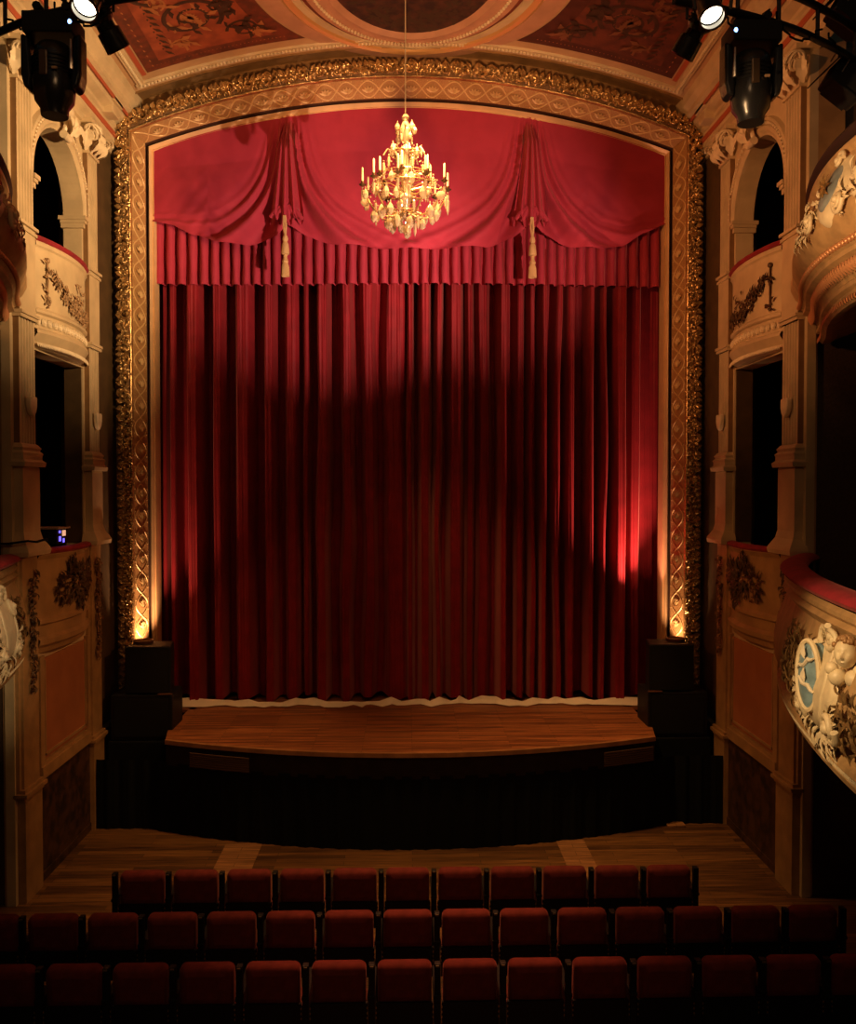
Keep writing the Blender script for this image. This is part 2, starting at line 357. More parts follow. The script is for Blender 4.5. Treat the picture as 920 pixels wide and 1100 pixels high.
band([(4.00, 13.66, 9.82, 10.53), (3.985, 13.60, 9.81, 10.52), (3.96, 13.575, 9.805, 10.51), (3.935, 13.60, 9.79, 10.49), (3.925, 13.64, 9.775, 10.465), (3.91, 13.63, 9.765, 10.45), (3.90, 13.66, 9.75, 10.43), (3.90, 13.88, 9.75, 10.43)], 'inner_moulding', fgold)
# path along the bands: lengths
def along(hw, zcor, zcen, y, zb=SZ, step=0.1):
    """points (x,y,z), tangent, outward (away from opening) along outline"""
    raw = [station(t/400*3, hw, zcor, zcen, zb) for t in range(401)]
    res = []; acc = 0; nxt = step/2
    for a, b in zip(raw, raw[1:]):
        d = math.hypot(b[0]-a[0], b[1]-a[1])
        while acc+d >= nxt and d > 0:
            k = (nxt-acc)/d; t = Vector(((b[0]-a[0])/d, 0, (b[1]-a[1])/d))
            res.append((Vector((a[0]+(b[0]-a[0])*k, y, a[1]+(b[1]-a[1])*k)), t, Vector((-t.z, 0, t.x))))
            nxt += step
        acc += d
    return res
m = MB(); k = 0
NF = Vector((0, -1, 0))
for P, T, O in along(4.17, 9.935, 10.765, 13.085, step=0.022):
    k += 1; ph = k*0.022/0.40*2*PI
    a = 0.9*sin(ph)+random.uniform(-.5, .5)
    for q in range(2):
        off = O*(random.uniform(-.062, .062))
        d = T*cos(a+q*2.2)+O*sin(a+q*2.2)
        m.leaf(P+off-d*.035, d, NF, random.uniform(.065, .12), random.uniform(.028, .05), random.uniform(.25, .7), 2, 6)
    if k % 4 == 0:
        d = O*1.0+T*random.uniform(-.5, .5)
        m.leaf(P+O*.03, d, NF, .12, .07, .3, 2, 6)
    if k % 12 == 0:
        sp = [P+(T*cos(u)+O*sin(u))*(.015+.009*u)+NF*.05 for u in [i*.6 for i in range(14)]]
        m.tube(sp, .012, 5)
build(m, 'acanthus_leaves', gold, pf, smooth=60, recalc=False)
# lattice with heart palmettes
m = MB()
LB0, LB1 = (4.09, 13.15, 9.84, 10.665), (3.99, 13.50, 9.82, 10.53)
def latp(seg, u, v):
    """seg 0 left jamb,1 arch,2 right jamb; u 0..1 along; v 0 outer..1 inner"""
    a = station(seg+u, LB0[0], LB0[2], LB0[3], SZ); b = station(seg+u, LB1[0], LB1[2], LB1[3], SZ)
    p = Vector((a[0], LB0[1], a[1])).lerp(Vector((b[0], LB1[1], b[1])), v)
    c = station(min(seg+u+.004, 3) if seg+u < 3 else 3, LB0[0], LB0[2], LB0[3], SZ); c0 = station(max(seg+u-.004, 0), LB0[0], LB0[2], LB0[3], SZ)
    T = Vector((c[0]-c0[0], 0, c[1]-c0[1])); T = T.normalized() if T.length > 0 else Vector((1, 0, 0))
    V = Vector((b[0]-a[0], LB1[1]-LB0[1], b[1]-a[1])).normalized(); N = T.cross(V).normalized()
    if N.y > 0: N = -N
    return p, T, V, N
def ribbon(pts, w_):
    # pts: (P,N) list; flat strip slightly raised
    b = len(m.v); n = len(pts)
    for i in range(n):
        t = (pts[min(i+1, n-1)][0]-pts[max(i-1, 0)][0]).normalized(); B = pts[i][1].cross(t).normalized()
        P = pts[i][0]+pts[i][1]*.004
        m.av(P-B*w_-pts[i][1]*.004); m.av(P-B*w_*.5+pts[i][1]*.003); m.av(P+B*w_*.5+pts[i][1]*.003); m.av(P+B*w_-pts[i][1]*.004)
    for i in range(n-1):
        for j in range(3): m.f.append([b+i*4+j, b+(i+1)*4+j, b+(i+1)*4+j+1, b+i*4+j+1])
for seg, cnt in ((0, 26), (1, 26), (2, 26)):
    for sgn in (1, -1):
        pts = []
        N_ = cnt*16
        for i in range(N_+1):
            u = i/N_; ph = u*cnt*PI
            v = .5+.42*sgn*cos(ph)
            p, T, V, Nn = latp(seg, min(max(u, .003), .997), v); pts.append((p, Nn))
        ribbon(pts, .011)
    for c in range(cnt):
        u = (c+.001 if c == 0 else c)/cnt; p, T, V, Nn = latp(seg, u, .5)
        if c == 0: continue
        if seg == 2: pass
        upv = T if seg == 0 else (-T if seg == 2 else -V)
        sdv = Nn.cross(upv)
        for a in (-.9, -.45, 0, .45, .9):
            d = upv*cos(a)+sdv*sin(a)
            m.leaf(p-upv*.045+Nn*.006, d, Nn, .12, .05, .06, 1, 5)
        # dots at the edges
        for v in (.07, .93):
            for du in (-.25, 0, .25):
                q, T2, V2, N2 = latp(seg, min(max((c+.5+du)/cnt+.5/cnt, .003), .997), v)
                m.ball(q, .011, 5, 4)
build(m, 'heart_lattice', lattice_l, pf, smooth=50, recalc=False)

# ================================================================= CURTAINS
ridges = [(174, 6), (184, 8), (208, 18), (233, 13), (260, 22), (288, 12), (312, 16), (328, 6), (346, 14), (372, 13), (396, 15), (425, 28), (441, 6), (457, 13), (471, 7), (490, 18), (506, 8), (521, 15), (541, 9), (560, 10), (573, 7), (585, 6), (600, 8), (615, 10), (636, 7), (650, 5), (667, 17), (686, 15)]
YC = 14.34
def px2x(px, D): return -.07+D*math.tan(math.atan((px-460)/950)+math.atan(23/950))
rid = [(px2x(c, 13.88), w_*13.88/950/2) for c, w_ in ridges]
def curtain_d(x, z):
    wob = .02*sin(z*.9+x*3)+.012*sin(z*2.1+x*7)
    best = 0
    for c, hw in rid:
        cc = c+wob*(.4+.6*sin(c*17)); d = abs(x-cc)
        e = hw*.92; f = 0.045
        if d < e+f:
            h = 1 if d < e*.5 else (cos(PI*(d-e*.5)/(e*.5+f))+1)/2
            best = max(best, h*(.75+.25*sin(c*31)))
    return best*.52+.005*sin(x*60+sin(z*1.3)*1.2)+.003*sin(x*140+z*.8)
NX = 1100; zlev = [SZ+.03+(8.35-SZ)*j/26 for j in range(27)]
m = MB()
m.grid(lambda i, j: (-4.15+8.3*i/(NX-1), YC-curtain_d(-4.15+8.3*i/(NX-1), zlev[j])+.0, zlev[j]+(.02+.03*sin(i*.043)+.02*sin(i*.117+1) if j == 0 else 0)), NX, 27)
cu = build(m, 'stage_curtain', velvet_c, smooth=80, recalc=False)
tag(cu, 'long closed deep red velvet stage curtain hanging in folds to the boards', 'curtain')
# white hem lying on the boards
m = MB()
hk = [(-3.75, 0)]
while hk[-1][0] < 3.75: hk.append((hk[-1][0]+random.uniform(.05, .28), random.uniform(0, 1)))
def hn(x):
    for (a_, va), (b_, vb) in zip(hk, hk[1:]):
        if x <= b_: return va+(vb-va)*(x-a_)/(b_-a_)
    return 0
def hemf(i, j):
    x = -3.72+7.40*i/700
    e = .03+.24*hn(x)
    y = YC-.50-[0.0, .35, 1][j]*e-.05*hn(x+1.3 if x < 2.3 else x-1.3)
    return (x, y+.03, SZ+.012+[.095, .05, .004][j]*(.25+1.0*hn(-x)))
m.grid(hemf, 701, 3); build(m, 'lining_hem', hem_m, cu, smooth=0, recalc=False)

# pleated frill under the swags
YF = 13.80
m = MB()
def frillz_top(x): return 9.0
pleat = 0.163
NXF = 1200
def frill(i, j):
    x = -4.05+8.1*i/(NXF-1); u = (x/pleat+.12*sin(x*2.7)) % 1
    # knife pleat: a rounded face and a sharp recess
    d = (.055*max(sin(PI*min(u/.64, 1)), 0)**.5 if u < .64 else -.07*sin(PI*(u-.64)/.36))
    t = j/6; z = 7.80+.02*sin(x*.8+1)+(8.75-7.80)*t
    return (x+.006*sin(z*9+x*30), YF-d*(1.15-.3*t), z)
m.grid(frill, NXF, 7)
fr_ = build(m, 'pleated_frill', velvet, smooth=70, recalc=False)
tag(fr_, 'straight pleated red velvet frill below the swagged valance', 'valance frill')
# three swags + tails
YV = 13.70
SW = thing('swagged_valance', (0, YV, 8.3), 'red velvet valance of three draped swags gathered at two points', 'valance')
GL, GR = px2x(312, YV), px2x(567, YV)
ZT = 10.2
def zpx(py, D): return EYE+(527-py)/950*D
swl = [(px2x(168, YV), GL, [(0, 244), (.13, 247), (.3, 257), (.5, 267), (.7, 268), (.9, 262), (1, 252)], 0, 1, 'swag'),
       (GL, GR, [(0, 250), (.08, 260), (.2, 268), (.4, 271), (.6, 271), (.82, 269), (.93, 260), (1, 248)], 1, 1, 'swag'),
       (GR, px2x(712, YV), [(0, 246), (.12, 258), (.3, 268), (.52, 271), (.68, 266), (.85, 252), (1, 243)], 1, 0, 'swag')]
def interp(tab, u):
    for (a, va), (b, vb) in zip(tab, tab[1:]):
        if u <= b:
            k = (u-a)/(b-a); k = k*k*(3-2*k)*.5+k*.5; return va+(vb-va)*k
    return tab[-1][1]
for (x0, x1, tab, gl, gr, nm) in swl:
    m = MB(); NU, NV = 150, 70
    def fn(i, j):
        u = i/(NU-1); v = j/(NV-1)
        x = x0+(x1-x0)*u; zt = arcz(x, 3.9, 9.75, 10.43)+.12; zb = zpx(interp(tab, u), YV)
        z = zt+(zb-zt)*v; d = .05+.10*sin(PI*min(1, v*1.05))*sin(PI*u)**.7
        for on, gx in ((gl, x0), (gr, x1)):
            if not on: continue
            dx = abs(x-gx); dz = max(zt-z, 0.02); H = zt-zb
            k = dz/max(H, .1)
            s_ = dx/(.10+.16*k+.95*k**5)
            amp = math.exp(-(s_/1.5)**2)*min(1, k*3+.15)
            d += amp*(.13+.115*sin(s_*8.0+.8))*min(1, v*4)
            s2 = dx/(.3+1.3*k*k)
            d += .045*math.exp(-(s2/.9)**2)*sin(s2*10+k*3)*k
        # soft wrinkles near the seam in the middle
        cs = .5 if gl and gr else .42
        d += .018*sin((z+abs(x-(x0+(x1-x0)*cs))*1.1)*22)*math.exp(-abs(x-(x0+(x1-x0)*cs))*3.2)*v**2
        if v > .97: d -= .02*(v-.97)/.03
        # a pouch of cloth swelling towards the hem
        d += .10*max(0, sin(PI*min(1, max(0, (v-.35)/.65))))*sin(PI*u)
        return (x, YV-d, z)
    m.grid(fn, NU, NV); o = build(m, nm, velvet, SW, smooth=80, recalc=False)
# seams on the swags are drawn by thin stitched strips
for gx, nmside in ((GL, 'left'), (GR, 'right')):
    m = MB(); NU, NV = 64, 40
    zt = arcz(gx, 3.9, 9.75, 10.43)+.1; zb = zpx(240, YV)
    def fn(i, j):
        u = i/(NU-1)*2-1; v = j/(NV-1); z = zt+(zb-zt)*v
        wv = .05+.21*v**1.15
        x = gx+u*wv
        f = .065*(cos(u*PI*3.5+v*.8))*(.6+.4*v)
        zz = z-(.14*abs(sin(u*PI*1.75+.3)) if v > .96 else 0)*1-.05*(1-abs(u))*v
        return (x, YV+.07-(.34+.10*(1-u*u)*(.7+.5*v)+f)*min(1, .05+v*3.2), zz)
    m.grid(fn, NU, NV); 
    # pinched knot and small turned tail folds
    for q in range(6):
        a = -1+q*.4
        pts = [Vector((gx+a*.06, YV-.33, zb+.12)), Vector((gx+a*.16, YV-.36, zb+.02)), Vector((gx+a*.24, YV-.34, zb-.06-.03*(q % 2)))]
        m.tube(pts, [.03, .045, .03], 8)
    build(m, 'gathered_tail', velvet, SW, smooth=70, recalc=False)
    # tassels
    T = thing('tassel', (gx+.0, YV-.45, 7.9), 'long gold cord tassel hanging at the %s gather of the red valance' % nmside, 'tassel', 'tassels on the valance')
    tx = gx; ty = YV-.46; ztop = zpx(236, YV-.4)
    m = MB(); m.tube([(tx, ty, ztop), (tx+.012, ty, ztop-.15), (tx, ty, ztop-.34)], .016, 8); m.tube([(tx-.02, ty, ztop), (tx-.025, ty+.01, ztop-.17), (tx, ty, ztop-.34)], .014, 8); build(m, 'cord', tassel_m, T)
    m = MB(); m.lathe([(.0, 0), (.03, 0), (.045, -.05), (.03, -.09), (.05, -.13), (.062, -.25), (.058, -.27), (.03, -.28), (.03, -.33), (.05, -.38), (.035, -.41), (.03, -.42)], tx, ty, ztop-.30, 16)
    build(m, 'knotted_head', tassel_m, T)
    m = MB()
    for q in range(22):
        a = 2*PI*q/22; m.tube([(tx+.028*cos(a), ty+.028*sin(a), ztop-.70), (tx+.05*cos(a), ty+.05*sin(a), ztop-.76), (tx+.055*cos(a), ty+.055*sin(a), ztop-.90)], .009, 4)
    build(m, 'fringe', tassel_m, T)

# ================================================================= PILASTERS
def pilaster(s, y0, y1, which, low):
    sd = SIDE[s]; yc = (y0+y1)/2; hw = (y1-y0)/2
    T = thing('pilaster', (s*4.35, yc, 0), 'tall fluted cream pilaster on the %s wall %s' % (sd, 'next to the gilded frame' if which == 'far' else 'between the balcony and the stage box'), 'pilaster', 'fluted pilasters on the side walls')
    def part(fn, name, m_, **k):
        mb = MB(s); fn(mb); return build(mb, name, m_, T, **k)
    def shaft(mb, z0, z1):
        nf = 5; wdt = (y1-y0)-.05
        pts = [(4.4, y0), (4.335, y0), (4.335, y0+.025)]
        for k in range(nf):
            a = y0+.025+wdt*k/nf; b = a+wdt/nf; g = (b-a)*.16
            pts += [(4.335, a+g)]+[(4.335+.055*sin(PI*q/6), a+g+(b-a-2*g)*q/6) for q in range(1, 6)]+[(4.335, b-g)]
        pts += [(4.335, y1), (4.4, y1)]
        mb.prism(pts, 'z', z0, z1)
    part(lambda mb: shaft(mb, 7.6, 9.15), 'fluted_shaft', cream, smooth=0)
    part(lambda mb: shaft(mb, 5.13, 6.53), 'fluted_shaft', cream, smooth=0)
    def block(mb):
        mb.box(4.32, 4.4, y0-.01, y1+.01, 6.53, 7.6)
        for z in (6.53, 6.57, 7.50, 7.56): mb.box(4.30-(.015 if z in (6.57, 7.56) else 0), 4.4, y0-.03, y1+.03, z, z+.035)
    part(block, 'plain_block', cream, smooth=0)
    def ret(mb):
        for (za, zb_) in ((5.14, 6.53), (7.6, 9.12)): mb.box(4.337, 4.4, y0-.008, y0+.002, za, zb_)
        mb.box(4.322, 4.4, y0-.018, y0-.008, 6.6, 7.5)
    part(ret, 'side_return', mat('brown_side', (.22, .12, .045), .55, var=.2), smooth=0, label='brown side of the pilaster')  # near side coloured a darker brown than the cream shaft
    def base(mb):
        pr = [(.0, 4.88), (.075, 4.88), (.085, 4.93), (.05, 4.96), (.05, 5.0), (.06, 5.03), (.03, 5.06), (.045, 5.09), (.015, 5.13), (0, 5.14)]
        for (o0, z0), (o1, z1) in zip(pr, pr[1:]):
            a = [(4.33-o0, y0-o0, z0), (4.33-o0, y1+o0, z0)]; b = [(4.33-o1, y0-o1, z1), (4.33-o1, y1+o1, z1)]
            mb.quad(a[0], a[1], b[1], b[0]); mb.quad((4.42, y0-o0, z0), a[0], b[0], (4.42, y0-o1, z1)); mb.quad(a[1], (4.42, y1+o0, z0), (4.42, y1+o1, z1), b[1])
    part(base, 'moulded_base', cream, smooth=0)
    def ped(mb):
        pr = [(0, 4.9), (.02, 4.86), (.02, 4.15), (.04, 4.06), (.10, 3.96), (.11, 3.93), (.10, 3.88), (.0, 3.87)]
        for (o0, z0), (o1, z1) in zip(pr, pr[1:]):
            a = [(4.32-o0, y0-o0, z0), (4.32-o0, y1+o0, z0)]; b = [(4.32-o1, y0-o1, z1), (4.32-o1, y1+o1, z1)]
            mb.quad(a[0], a[1], b[1], b[0]); mb.quad((4.42, y0-o0, z0), a[0], b[0], (4.42, y0-o1, z1)); mb.quad(a[1], (4.42, y1+o0, z0), (4.42, y1+o1, z1), b[1])
    part(ped, 'pedestal', cream, smooth=0)
    def lowb(mb):
        mb.box(4.33, 4.4, y0, y1, 1.28, 3.88)
        mb.box(4.36, 4.4, y0-.05, y1+.05, 1.28, 3.88)
        for (o, z0, z1) in ((.03, 1.16, 1.20), (.06, 1.20, 1.24), (.03, 1.24, 1.28)): mb.box(4.33-o, 4.42, y0-o-.02, y1+o+.02, z0, z1)
        mb.box(4.31, 4.4, y0-.02, y1+.02, 0, 1.16)
    part(lowb, 'lower_block', ochre, smooth=0)
    # capital: bell, abacus, corner volutes, acanthus
    def cap(mb):
        mb.box(4.24, 4.42, y0-.09, y1+.09, 9.50, 9.56); mb.box(4.27, 4.42, y0-.05, y1+.05, 9.46, 9.50)
        mb.box(4.33, 4.42, y0+.0, y1-.0, 9.15, 9.46); mb.box(4.31, 4.42, y0-.02, y1+.02, 9.12, 9.16)
    part(cap, 'capital_block', cream, smooth=0)
    def vol(mb):
        for ye, sg in ((y0-.02, -1), (y1+.02, 1)):
            for off in (0, .05):
                pts = [(4.23-.0+(.0)*u+(.005+.010*u)*cos(u*1.0)*1.0+off*.9, ye+sg*(.03)+sg*(.005+.010*u)*sin(u*1.0)*.8, 9.36+(.008+.0115*u)*sin(u)) for u in [i*.5 for i in range(20)]]
                mb.tube(pts, .018, 6)
        for q in range(3):
            yy = y0+.06+(y1-y0-.12)*q/2
            mb.leaf((4.33, yy, 9.15), (-.25, 0, 1), (-1, 0, .1), .22, .13, .45, 3, 8)
        for q in range(2):
            yy = y0+.13+(y1-y0-.26)*q
            mb.leaf((4.33, yy, 9.26), (-.3, 0, 1), (-1, 0, .1), .2, .11, .5, 3, 8)
        for yy, sg in ((y0, -1), (y1, 1)): mb.leaf((4.36, yy, 9.15), (-.2, sg*.35, 1), (-.5, sg*.8, .1), .26, .12, .4, 3, 8)
        mb.ball((4.24, yc, 9.50), .05, 10, 8)
    part(vol, 'capital_leaves', cream2, smooth=50, recalc=False)
    def shield(mb):
        sh = [(-.09, .09), (-.075, .11), (0, .095), (.075, .11), (.09, .09), (.088, 0), (.06, -.07), (0, -.12), (-.06, -.07), (-.088, 0)]
        mb.prism([(yc+a, 5.56+b) for a, b in sh], 'x', 4.26, 4.32)
        mb.box(4.31, 4.34, yc-.03, yc+.03, 5.5, 5.6)
    bevel(part(shield, 'small_shield', cream2, smooth=30), .012)
    def garl(mb):
        L = 3.72 if which == 'near' else 3.70; E = 2.35
        for q in range(70):
            t = q/69; wdt = .075*(1.0-.55*t)+.03*sin(t*22)**2
            if t < .12: wdt = .13
            P = Vector((4.325, yc+random.uniform(-wdt, wdt), L-(L-E)*t))
            a = random.uniform(-1.3, 1.3); mb.leaf(P, (-.15, sin(a), -cos(a)), (-1, random.uniform(-.3, .3), .2), random.uniform(.07, .12), random.uniform(.03, .05), .4, 2, 6)
        for q in range(14):
            mb.ball((4.30, yc+random.uniform(-.05, .05), L-random.uniform(0, .9)), .025, 7, 6)
    part(garl, 'hanging_garland', foliage if which == 'near' else gold_d, smooth=50, recalc=False)
    return T
for s in (-1, 1):
    pilaster(s, 12.04, 12.40, 'far', 1)
    pilaster(s, 9.88, 10.29, 'near', 1)
    # entablature block above the far pilaster
    m = MB(s); m.box(4.14, 4.4, 12.5, 12.78, 9.86, 10.02); m.box(4.10, 4.4, 12.46, 12.82, 10.02, 10.08); o = build(m, 'cornice_block', cream, smooth=0); bevel(o, .01)
    tag(o, 'moulded cornice block above the %s wall pilaster beside the gilded frame' % SIDE[s], 'moulding')

m = MB(); m.tube([(-5.4, 9.80, 4.0), (-4.7, 9.77, 4.03), (-4.42, 9.745, 4.03), (-4.20, 9.74, 4.06), (-4.175, 9.9, 4.04), (-4.18, 10.2, 4.06), (-4.3, 10.5, 4.02), (-4.5, 10.75, 3.96), (-4.5, 10.9, 3.97)], .013, 6)
tag(build(m, 'power_cable', blackc), 'thin black cable running around the foot of the left near pilaster to the control unit', 'cable')
# ================================================================= STAGE BOXES
for s in (-1, 1):
    sd = SIDE[s]; y0, y1 = 10.39, 11.98
    def bow(t): return .13*sin(PI*t)**.8
    # archivolt and imposts
    AV = thing('box_arch', (s*4.38, 11.185, 8.2), 'moulded round arch over the upper stage box in the %s wall' % sd, 'arch moulding')
    m = MB(s); n = 28
    pr = [(.795, 4.40), (.795, 4.375), (.83, 4.365), (.85, 4.345), (.90, 4.345), (.92, 4.365), (.95, 4.36), (.97, 4.34), (1.0, 4.35), (1.02, 4.40)]
    m.grid(lambda i, j: (pr[j][1], 11.185-pr[j][0]*min(1, 1)*cos(PI*i/n)*(.97 if pr[j][0] > .9 else 1), 8.25+pr[j][0]*sin(PI*i/n)), n+1, len(pr)); build(m, 'archivolt', cream, AV)
    m = MB(s)
    for i in range(1, 44):
        a = PI*i/44; m.ball((4.345, 11.185-.935*cos(a)*.98, 8.25+.935*sin(a)), .017, 6, 5)
    build(m, 'bead_row', cream2, AV)
    m = MB(s)
    for ya, yb in ((10.34, 10.45), (11.92, 12.02)):
        m = MB(s); m.box(4.34, 4.66, ya, yb, 8.16, 8.20); m.box(4.32, 4.68, ya-.02, yb+.02, 8.20, 8.25); m.box(4.36, 4.66, ya+.02, yb-.02, 8.10, 8.16)
        build(m, 'impost', cream, AV, smooth=0)
    m = MB(s)
    pts = [(4.32-.05*sin(u*.5), 11.185+.0, 9.12-.0)] and None
    for off in (-.05, 0, .05):
        pts = [(4.33-.06*sin(i/10*PI), 11.185+off, 8.98+.34*i/10) for i in range(11)]; m.tube(pts, .03, 7)
    for zz, rr in ((9.33, .07), (9.0, .05)):
        m.lathe([(0, -.09), (rr, -.09), (rr, .09), (0, .09)], 4.29, 11.185, zz, 14, up=(0, 1, 0))
    for a in (-.7, 0, .7): m.leaf((4.27, 11.185, 9.02), (-.2, sin(a), .9*cos(a)), (-1, 0, 0), .25, .12, .25, 3, 8)
    m.leaf((4.30, 11.1, 9.25), (0, -.9, -.45), (-1, 0, 0), .3, .12, .2, 3, 8); m.leaf((4.30, 11.45, 9.25), (0, .9, -.45), (-1, 0, 0), .3, .12, .2, 3, 8)
    build(m, 'keystone_console', cream2, AV, smooth=50, recalc=False)
    # parapets
    def surf(t, z, o=0.0): return Vector((4.36-bow(t)-o, y0-.02+(y1-y0+.04)*t, z))
    for lvl, zt, zb in (('upper', 7.52, 6.28), ('lower', 3.88, 2.62)):
        PA = thing('box_parapet', (s*4.3, 11.18, zb), 'bowed cream parapet of the %s stage box on the %s, with %s' % (lvl, sd, 'an ornamental flower garland' if lvl == 'upper' else 'dark painted foliage'), 'parapet', 'parapets of the stage boxes')
        bodym = cream if lvl == 'upper' else ochre
        m = MB(s)
        if lvl == 'upper': pr = [(0, zt), (.02, zt-.03), (.02, zt-.07), (0, zt-.09), (-.01, zt-.12), (-.01, 6.74), (.015, 6.71), (.015, 6.68), (-.02, 6.66), (-.02, 6.50), (.02, 6.48), (.03, 6.44), (.0, 6.40), (-.04, 6.34), (-.03, 6.31), (-.08, 6.27), (-.35, 6.27)]
        else: pr = [(0, zt), (.015, zt-.03), (.0, zt-.06), (-.01, zt-.08), (-.01, 3.12), (.02, 3.09), (.02, 3.05), (-.03, 3.02), (-.03, 2.90), (.02, 2.86), (.01, 2.80), (-.04, 2.76), (-.06, 2.70), (-.15, 2.64), (-.3, 2.60)]
        m.grid(lambda i, j: surf(i/20, pr[j][1], pr[j][0]), 21, len(pr))
        build(m, 'panel', bodym, PA, smooth=25)
        m = MB(s)
        m.grid(lambda i, j: surf(i/20, zt+.015+.04*sin(2*PI*j/12), -.03+.075*cos(2*PI*j/12)), 21, 12, closev=True)
        build(m, 'velvet_rail', velvet_r, PA)
        if lvl == 'upper':
            m = MB(s)
            for i in range(15):
                t = (i+.5)/15; P = surf(t, 6.58, -.02); m.lathe([(.0, .012), (.018, .022), (.03, .006), (.045, .02), (.052, .0)], *P, 12, up=(-1, 0, 0))
            build(m, 'rosette_frieze', cream2, PA, smooth=50, recalc=False); m = MB(s)
            for i in range(60):
                t = (i+.5)/60; P = surf(t, 6.335, .0); m.leaf(P, (-.1, .3, -1), (-1, 0, -.3), .06, .035, .2, 1, 4)
            build(m, 'leaf_lip', cream2, PA, smooth=50, recalc=False)
        m = MB(s)
        if lvl == 'upper':
            for q in range(210):
                t = random.random(); tt = .12+.80*t
                zz = 7.26-.42*sin(PI*(t*.62+.02))*1.0+random.uniform(-.07, .06)*(.5+1.2*sin(PI*t))
                if t < .06: zz = 7.28-random.uniform(0, .55); tt = .12+random.uniform(-.03, .03)
                if .55 < t < .8 and random.random() < .4: zz += random.uniform(0, .35)
                P = surf(min(tt, .95), max(zz, 6.78), .0); a = random.uniform(0, 2*PI)
                m.leaf(P, (0, cos(a), sin(a)), (-1, 0, 0), random.uniform(.05, .10), random.uniform(.03, .05), .25, 1, 5)
            for q in range(9):
                P = surf(.62+random.uniform(-.1, .1), 6.85+random.uniform(-.05, .12), .0); m.ball(P, .03, 8, 6)
            pts = [surf(.12, 7.30-.5*i/8, .01) for i in range(9)]; m.tube(pts, .012, 6); m.ball(surf(.12, 7.31, .01), .035, 8, 6)
            build(m, 'flower_garland', mat('stucco_garland', (0.40, 0.25, 0.12), 0.5, var=.5, vscale=20) if s < 0 else foliage, PA, smooth=50, recalc=False)
        else:
            for q in range(240):
                a = random.uniform(0, 2*PI); r = random.random()**.6
                t = .56+.38*r*cos(a); zz = 3.46+.27*r*sin(a)*(1-.4*abs(t-.56))+.07*sin(t*17)
                b = a+random.uniform(-.7, .7)
                m.leaf(surf(t, zz, .0), (0, cos(b), sin(b)), (-1, 0, 0), random.uniform(.07, .13), random.uniform(.03, .055), .22, 2, 6)
            for q in range(12):
                a = random.uniform(0, 6.28); m.ball(surf(.58+.12*cos(a), 3.46+.12*sin(a), .01), .033, 8, 6)
            build(m, 'painted_foliage', foliage, PA, smooth=50, recalc=False)
    # painted wall panel below the lower box
    WP = thing('painted_wall_panel', (s*4.38, 11.27, 1.3), 'large ochre panel with mouldings and painted-in red reflection under the %s lower stage box' % sd, 'wall panel')
    m = MB(s); m.box(4.375, 4.4, y0+.12, y1-.06, 1.42, 2.62); build(m, 'painted_field', ochre_red, WP, smooth=0)
    m = MB(s)
    for (a, b, c, d) in ((y0, y1, 1.22, 1.36), (y0, y1, 1.36, 1.40)): m.box(4.33 if c < 1.3 else 4.35, 4.4, a, b, c, d)
    m.box(4.35, 4.4, y0, y0+.12, 1.4, 2.66); m.box(4.35, 4.4, y1-.06, y1, 1.4, 2.66)
    m.box(4.362, 4.4, y0+.16, y0+.19, 1.46, 2.6); m.box(4.362, 4.4, y1-.12, y1-.09, 1.46, 2.6); m.box(4.362, 4.4, y0+.16, y1-.09, 1.46, 1.49)
    build(m, 'frame_moulding', ochre, WP, smooth=0)
    DP = build((lambda mb: (mb.box(4.37, 4.4, y0-.08, 13.1, 0.06, 1.20), mb.box(4.355, 4.4, y0+.03, 13.1, 0.0, .10), mb)[2])(MB(s)), 'baseboard_'+sd, dado, origin=(0, 0, 0), smooth=0); DP['kind'] = 'structure'

# control desk in the left lower box
LD = thing('lighting_controller', (-4.6, 11.15, 3.95), 'small black control unit with blue lights on the left lower box rail', 'control unit')
m = MB(); m.box(-4.62, -4.32, 10.85, 11.2, 3.95, 4.14); bevel(build(m, 'case', black, LD, smooth=0), .012)
m = MB(); m.box(-4.66, -4.30, 10.82, 11.22, 4.14, 4.16); build(m, 'lid', mat('grey_brown_lid', (.35, .25, .18), .5), LD, smooth=0)
m = MB(); m.box(-4.318, -4.312, 10.9, 10.95, 3.99, 4.05); m.box(-4.318, -4.312, 10.9, 10.94, 4.09, 4.12); m.box(-4.318, -4.312, 11.02, 11.06, 3.97, 4.02); build(m, 'blue_lights', led2, LD, smooth=0)
m = MB(); m.box(-4.318, -4.312, 11.0, 11.10, 4.05, 4.12); build(m, 'warm_display', screen_m, LD, smooth=0)

# ================================================================= BALCONIES
def catmull(P, n):
    out = []
    Q = [2*Vector(P[0])-Vector(P[1])]+[Vector(p) for p in P]+[2*Vector(P[-1])-Vector(P[-2])]
    for i in range(1, len(Q)-2):
        for k in range(n):
            t = k/n; a, b, c, d = Q[i-1], Q[i], Q[i+1], Q[i+2]
            out.append(.5*((2*b)+(c-a)*t+(2*a-5*b+4*c-d)*t*t+(3*b-a-3*c+d)*t**3))
    out.append(Q[-2]); return out
class Path:
    def __init__(s, P, n=10):
        s.p = catmull([(a, b, 0) for a, b in P], n)
    def at(s, t):
        f = t*(len(s.p)-1); i = min(int(f), len(s.p)-2); k = f-i
        p = s.p[i].lerp(s.p[i+1], k)
        tg = (s.p[min(i+2, len(s.p)-1)]-s.p[max(i-1, 0)]).normalized()
        return p, tg, Vector((tg.y, -tg.x, 0))   # outward towards the middle of the house
    def S(s, t, o, z):
        p, tg, n = s.at(t); return Vector((p.x+n.x*o, p.y+n.y*o, z))
    def t_of_y(s, y):
        best = min(range(len(s.p)), key=lambda i: abs(s.p[i].y-y)); return best/(len(s.p)-1)
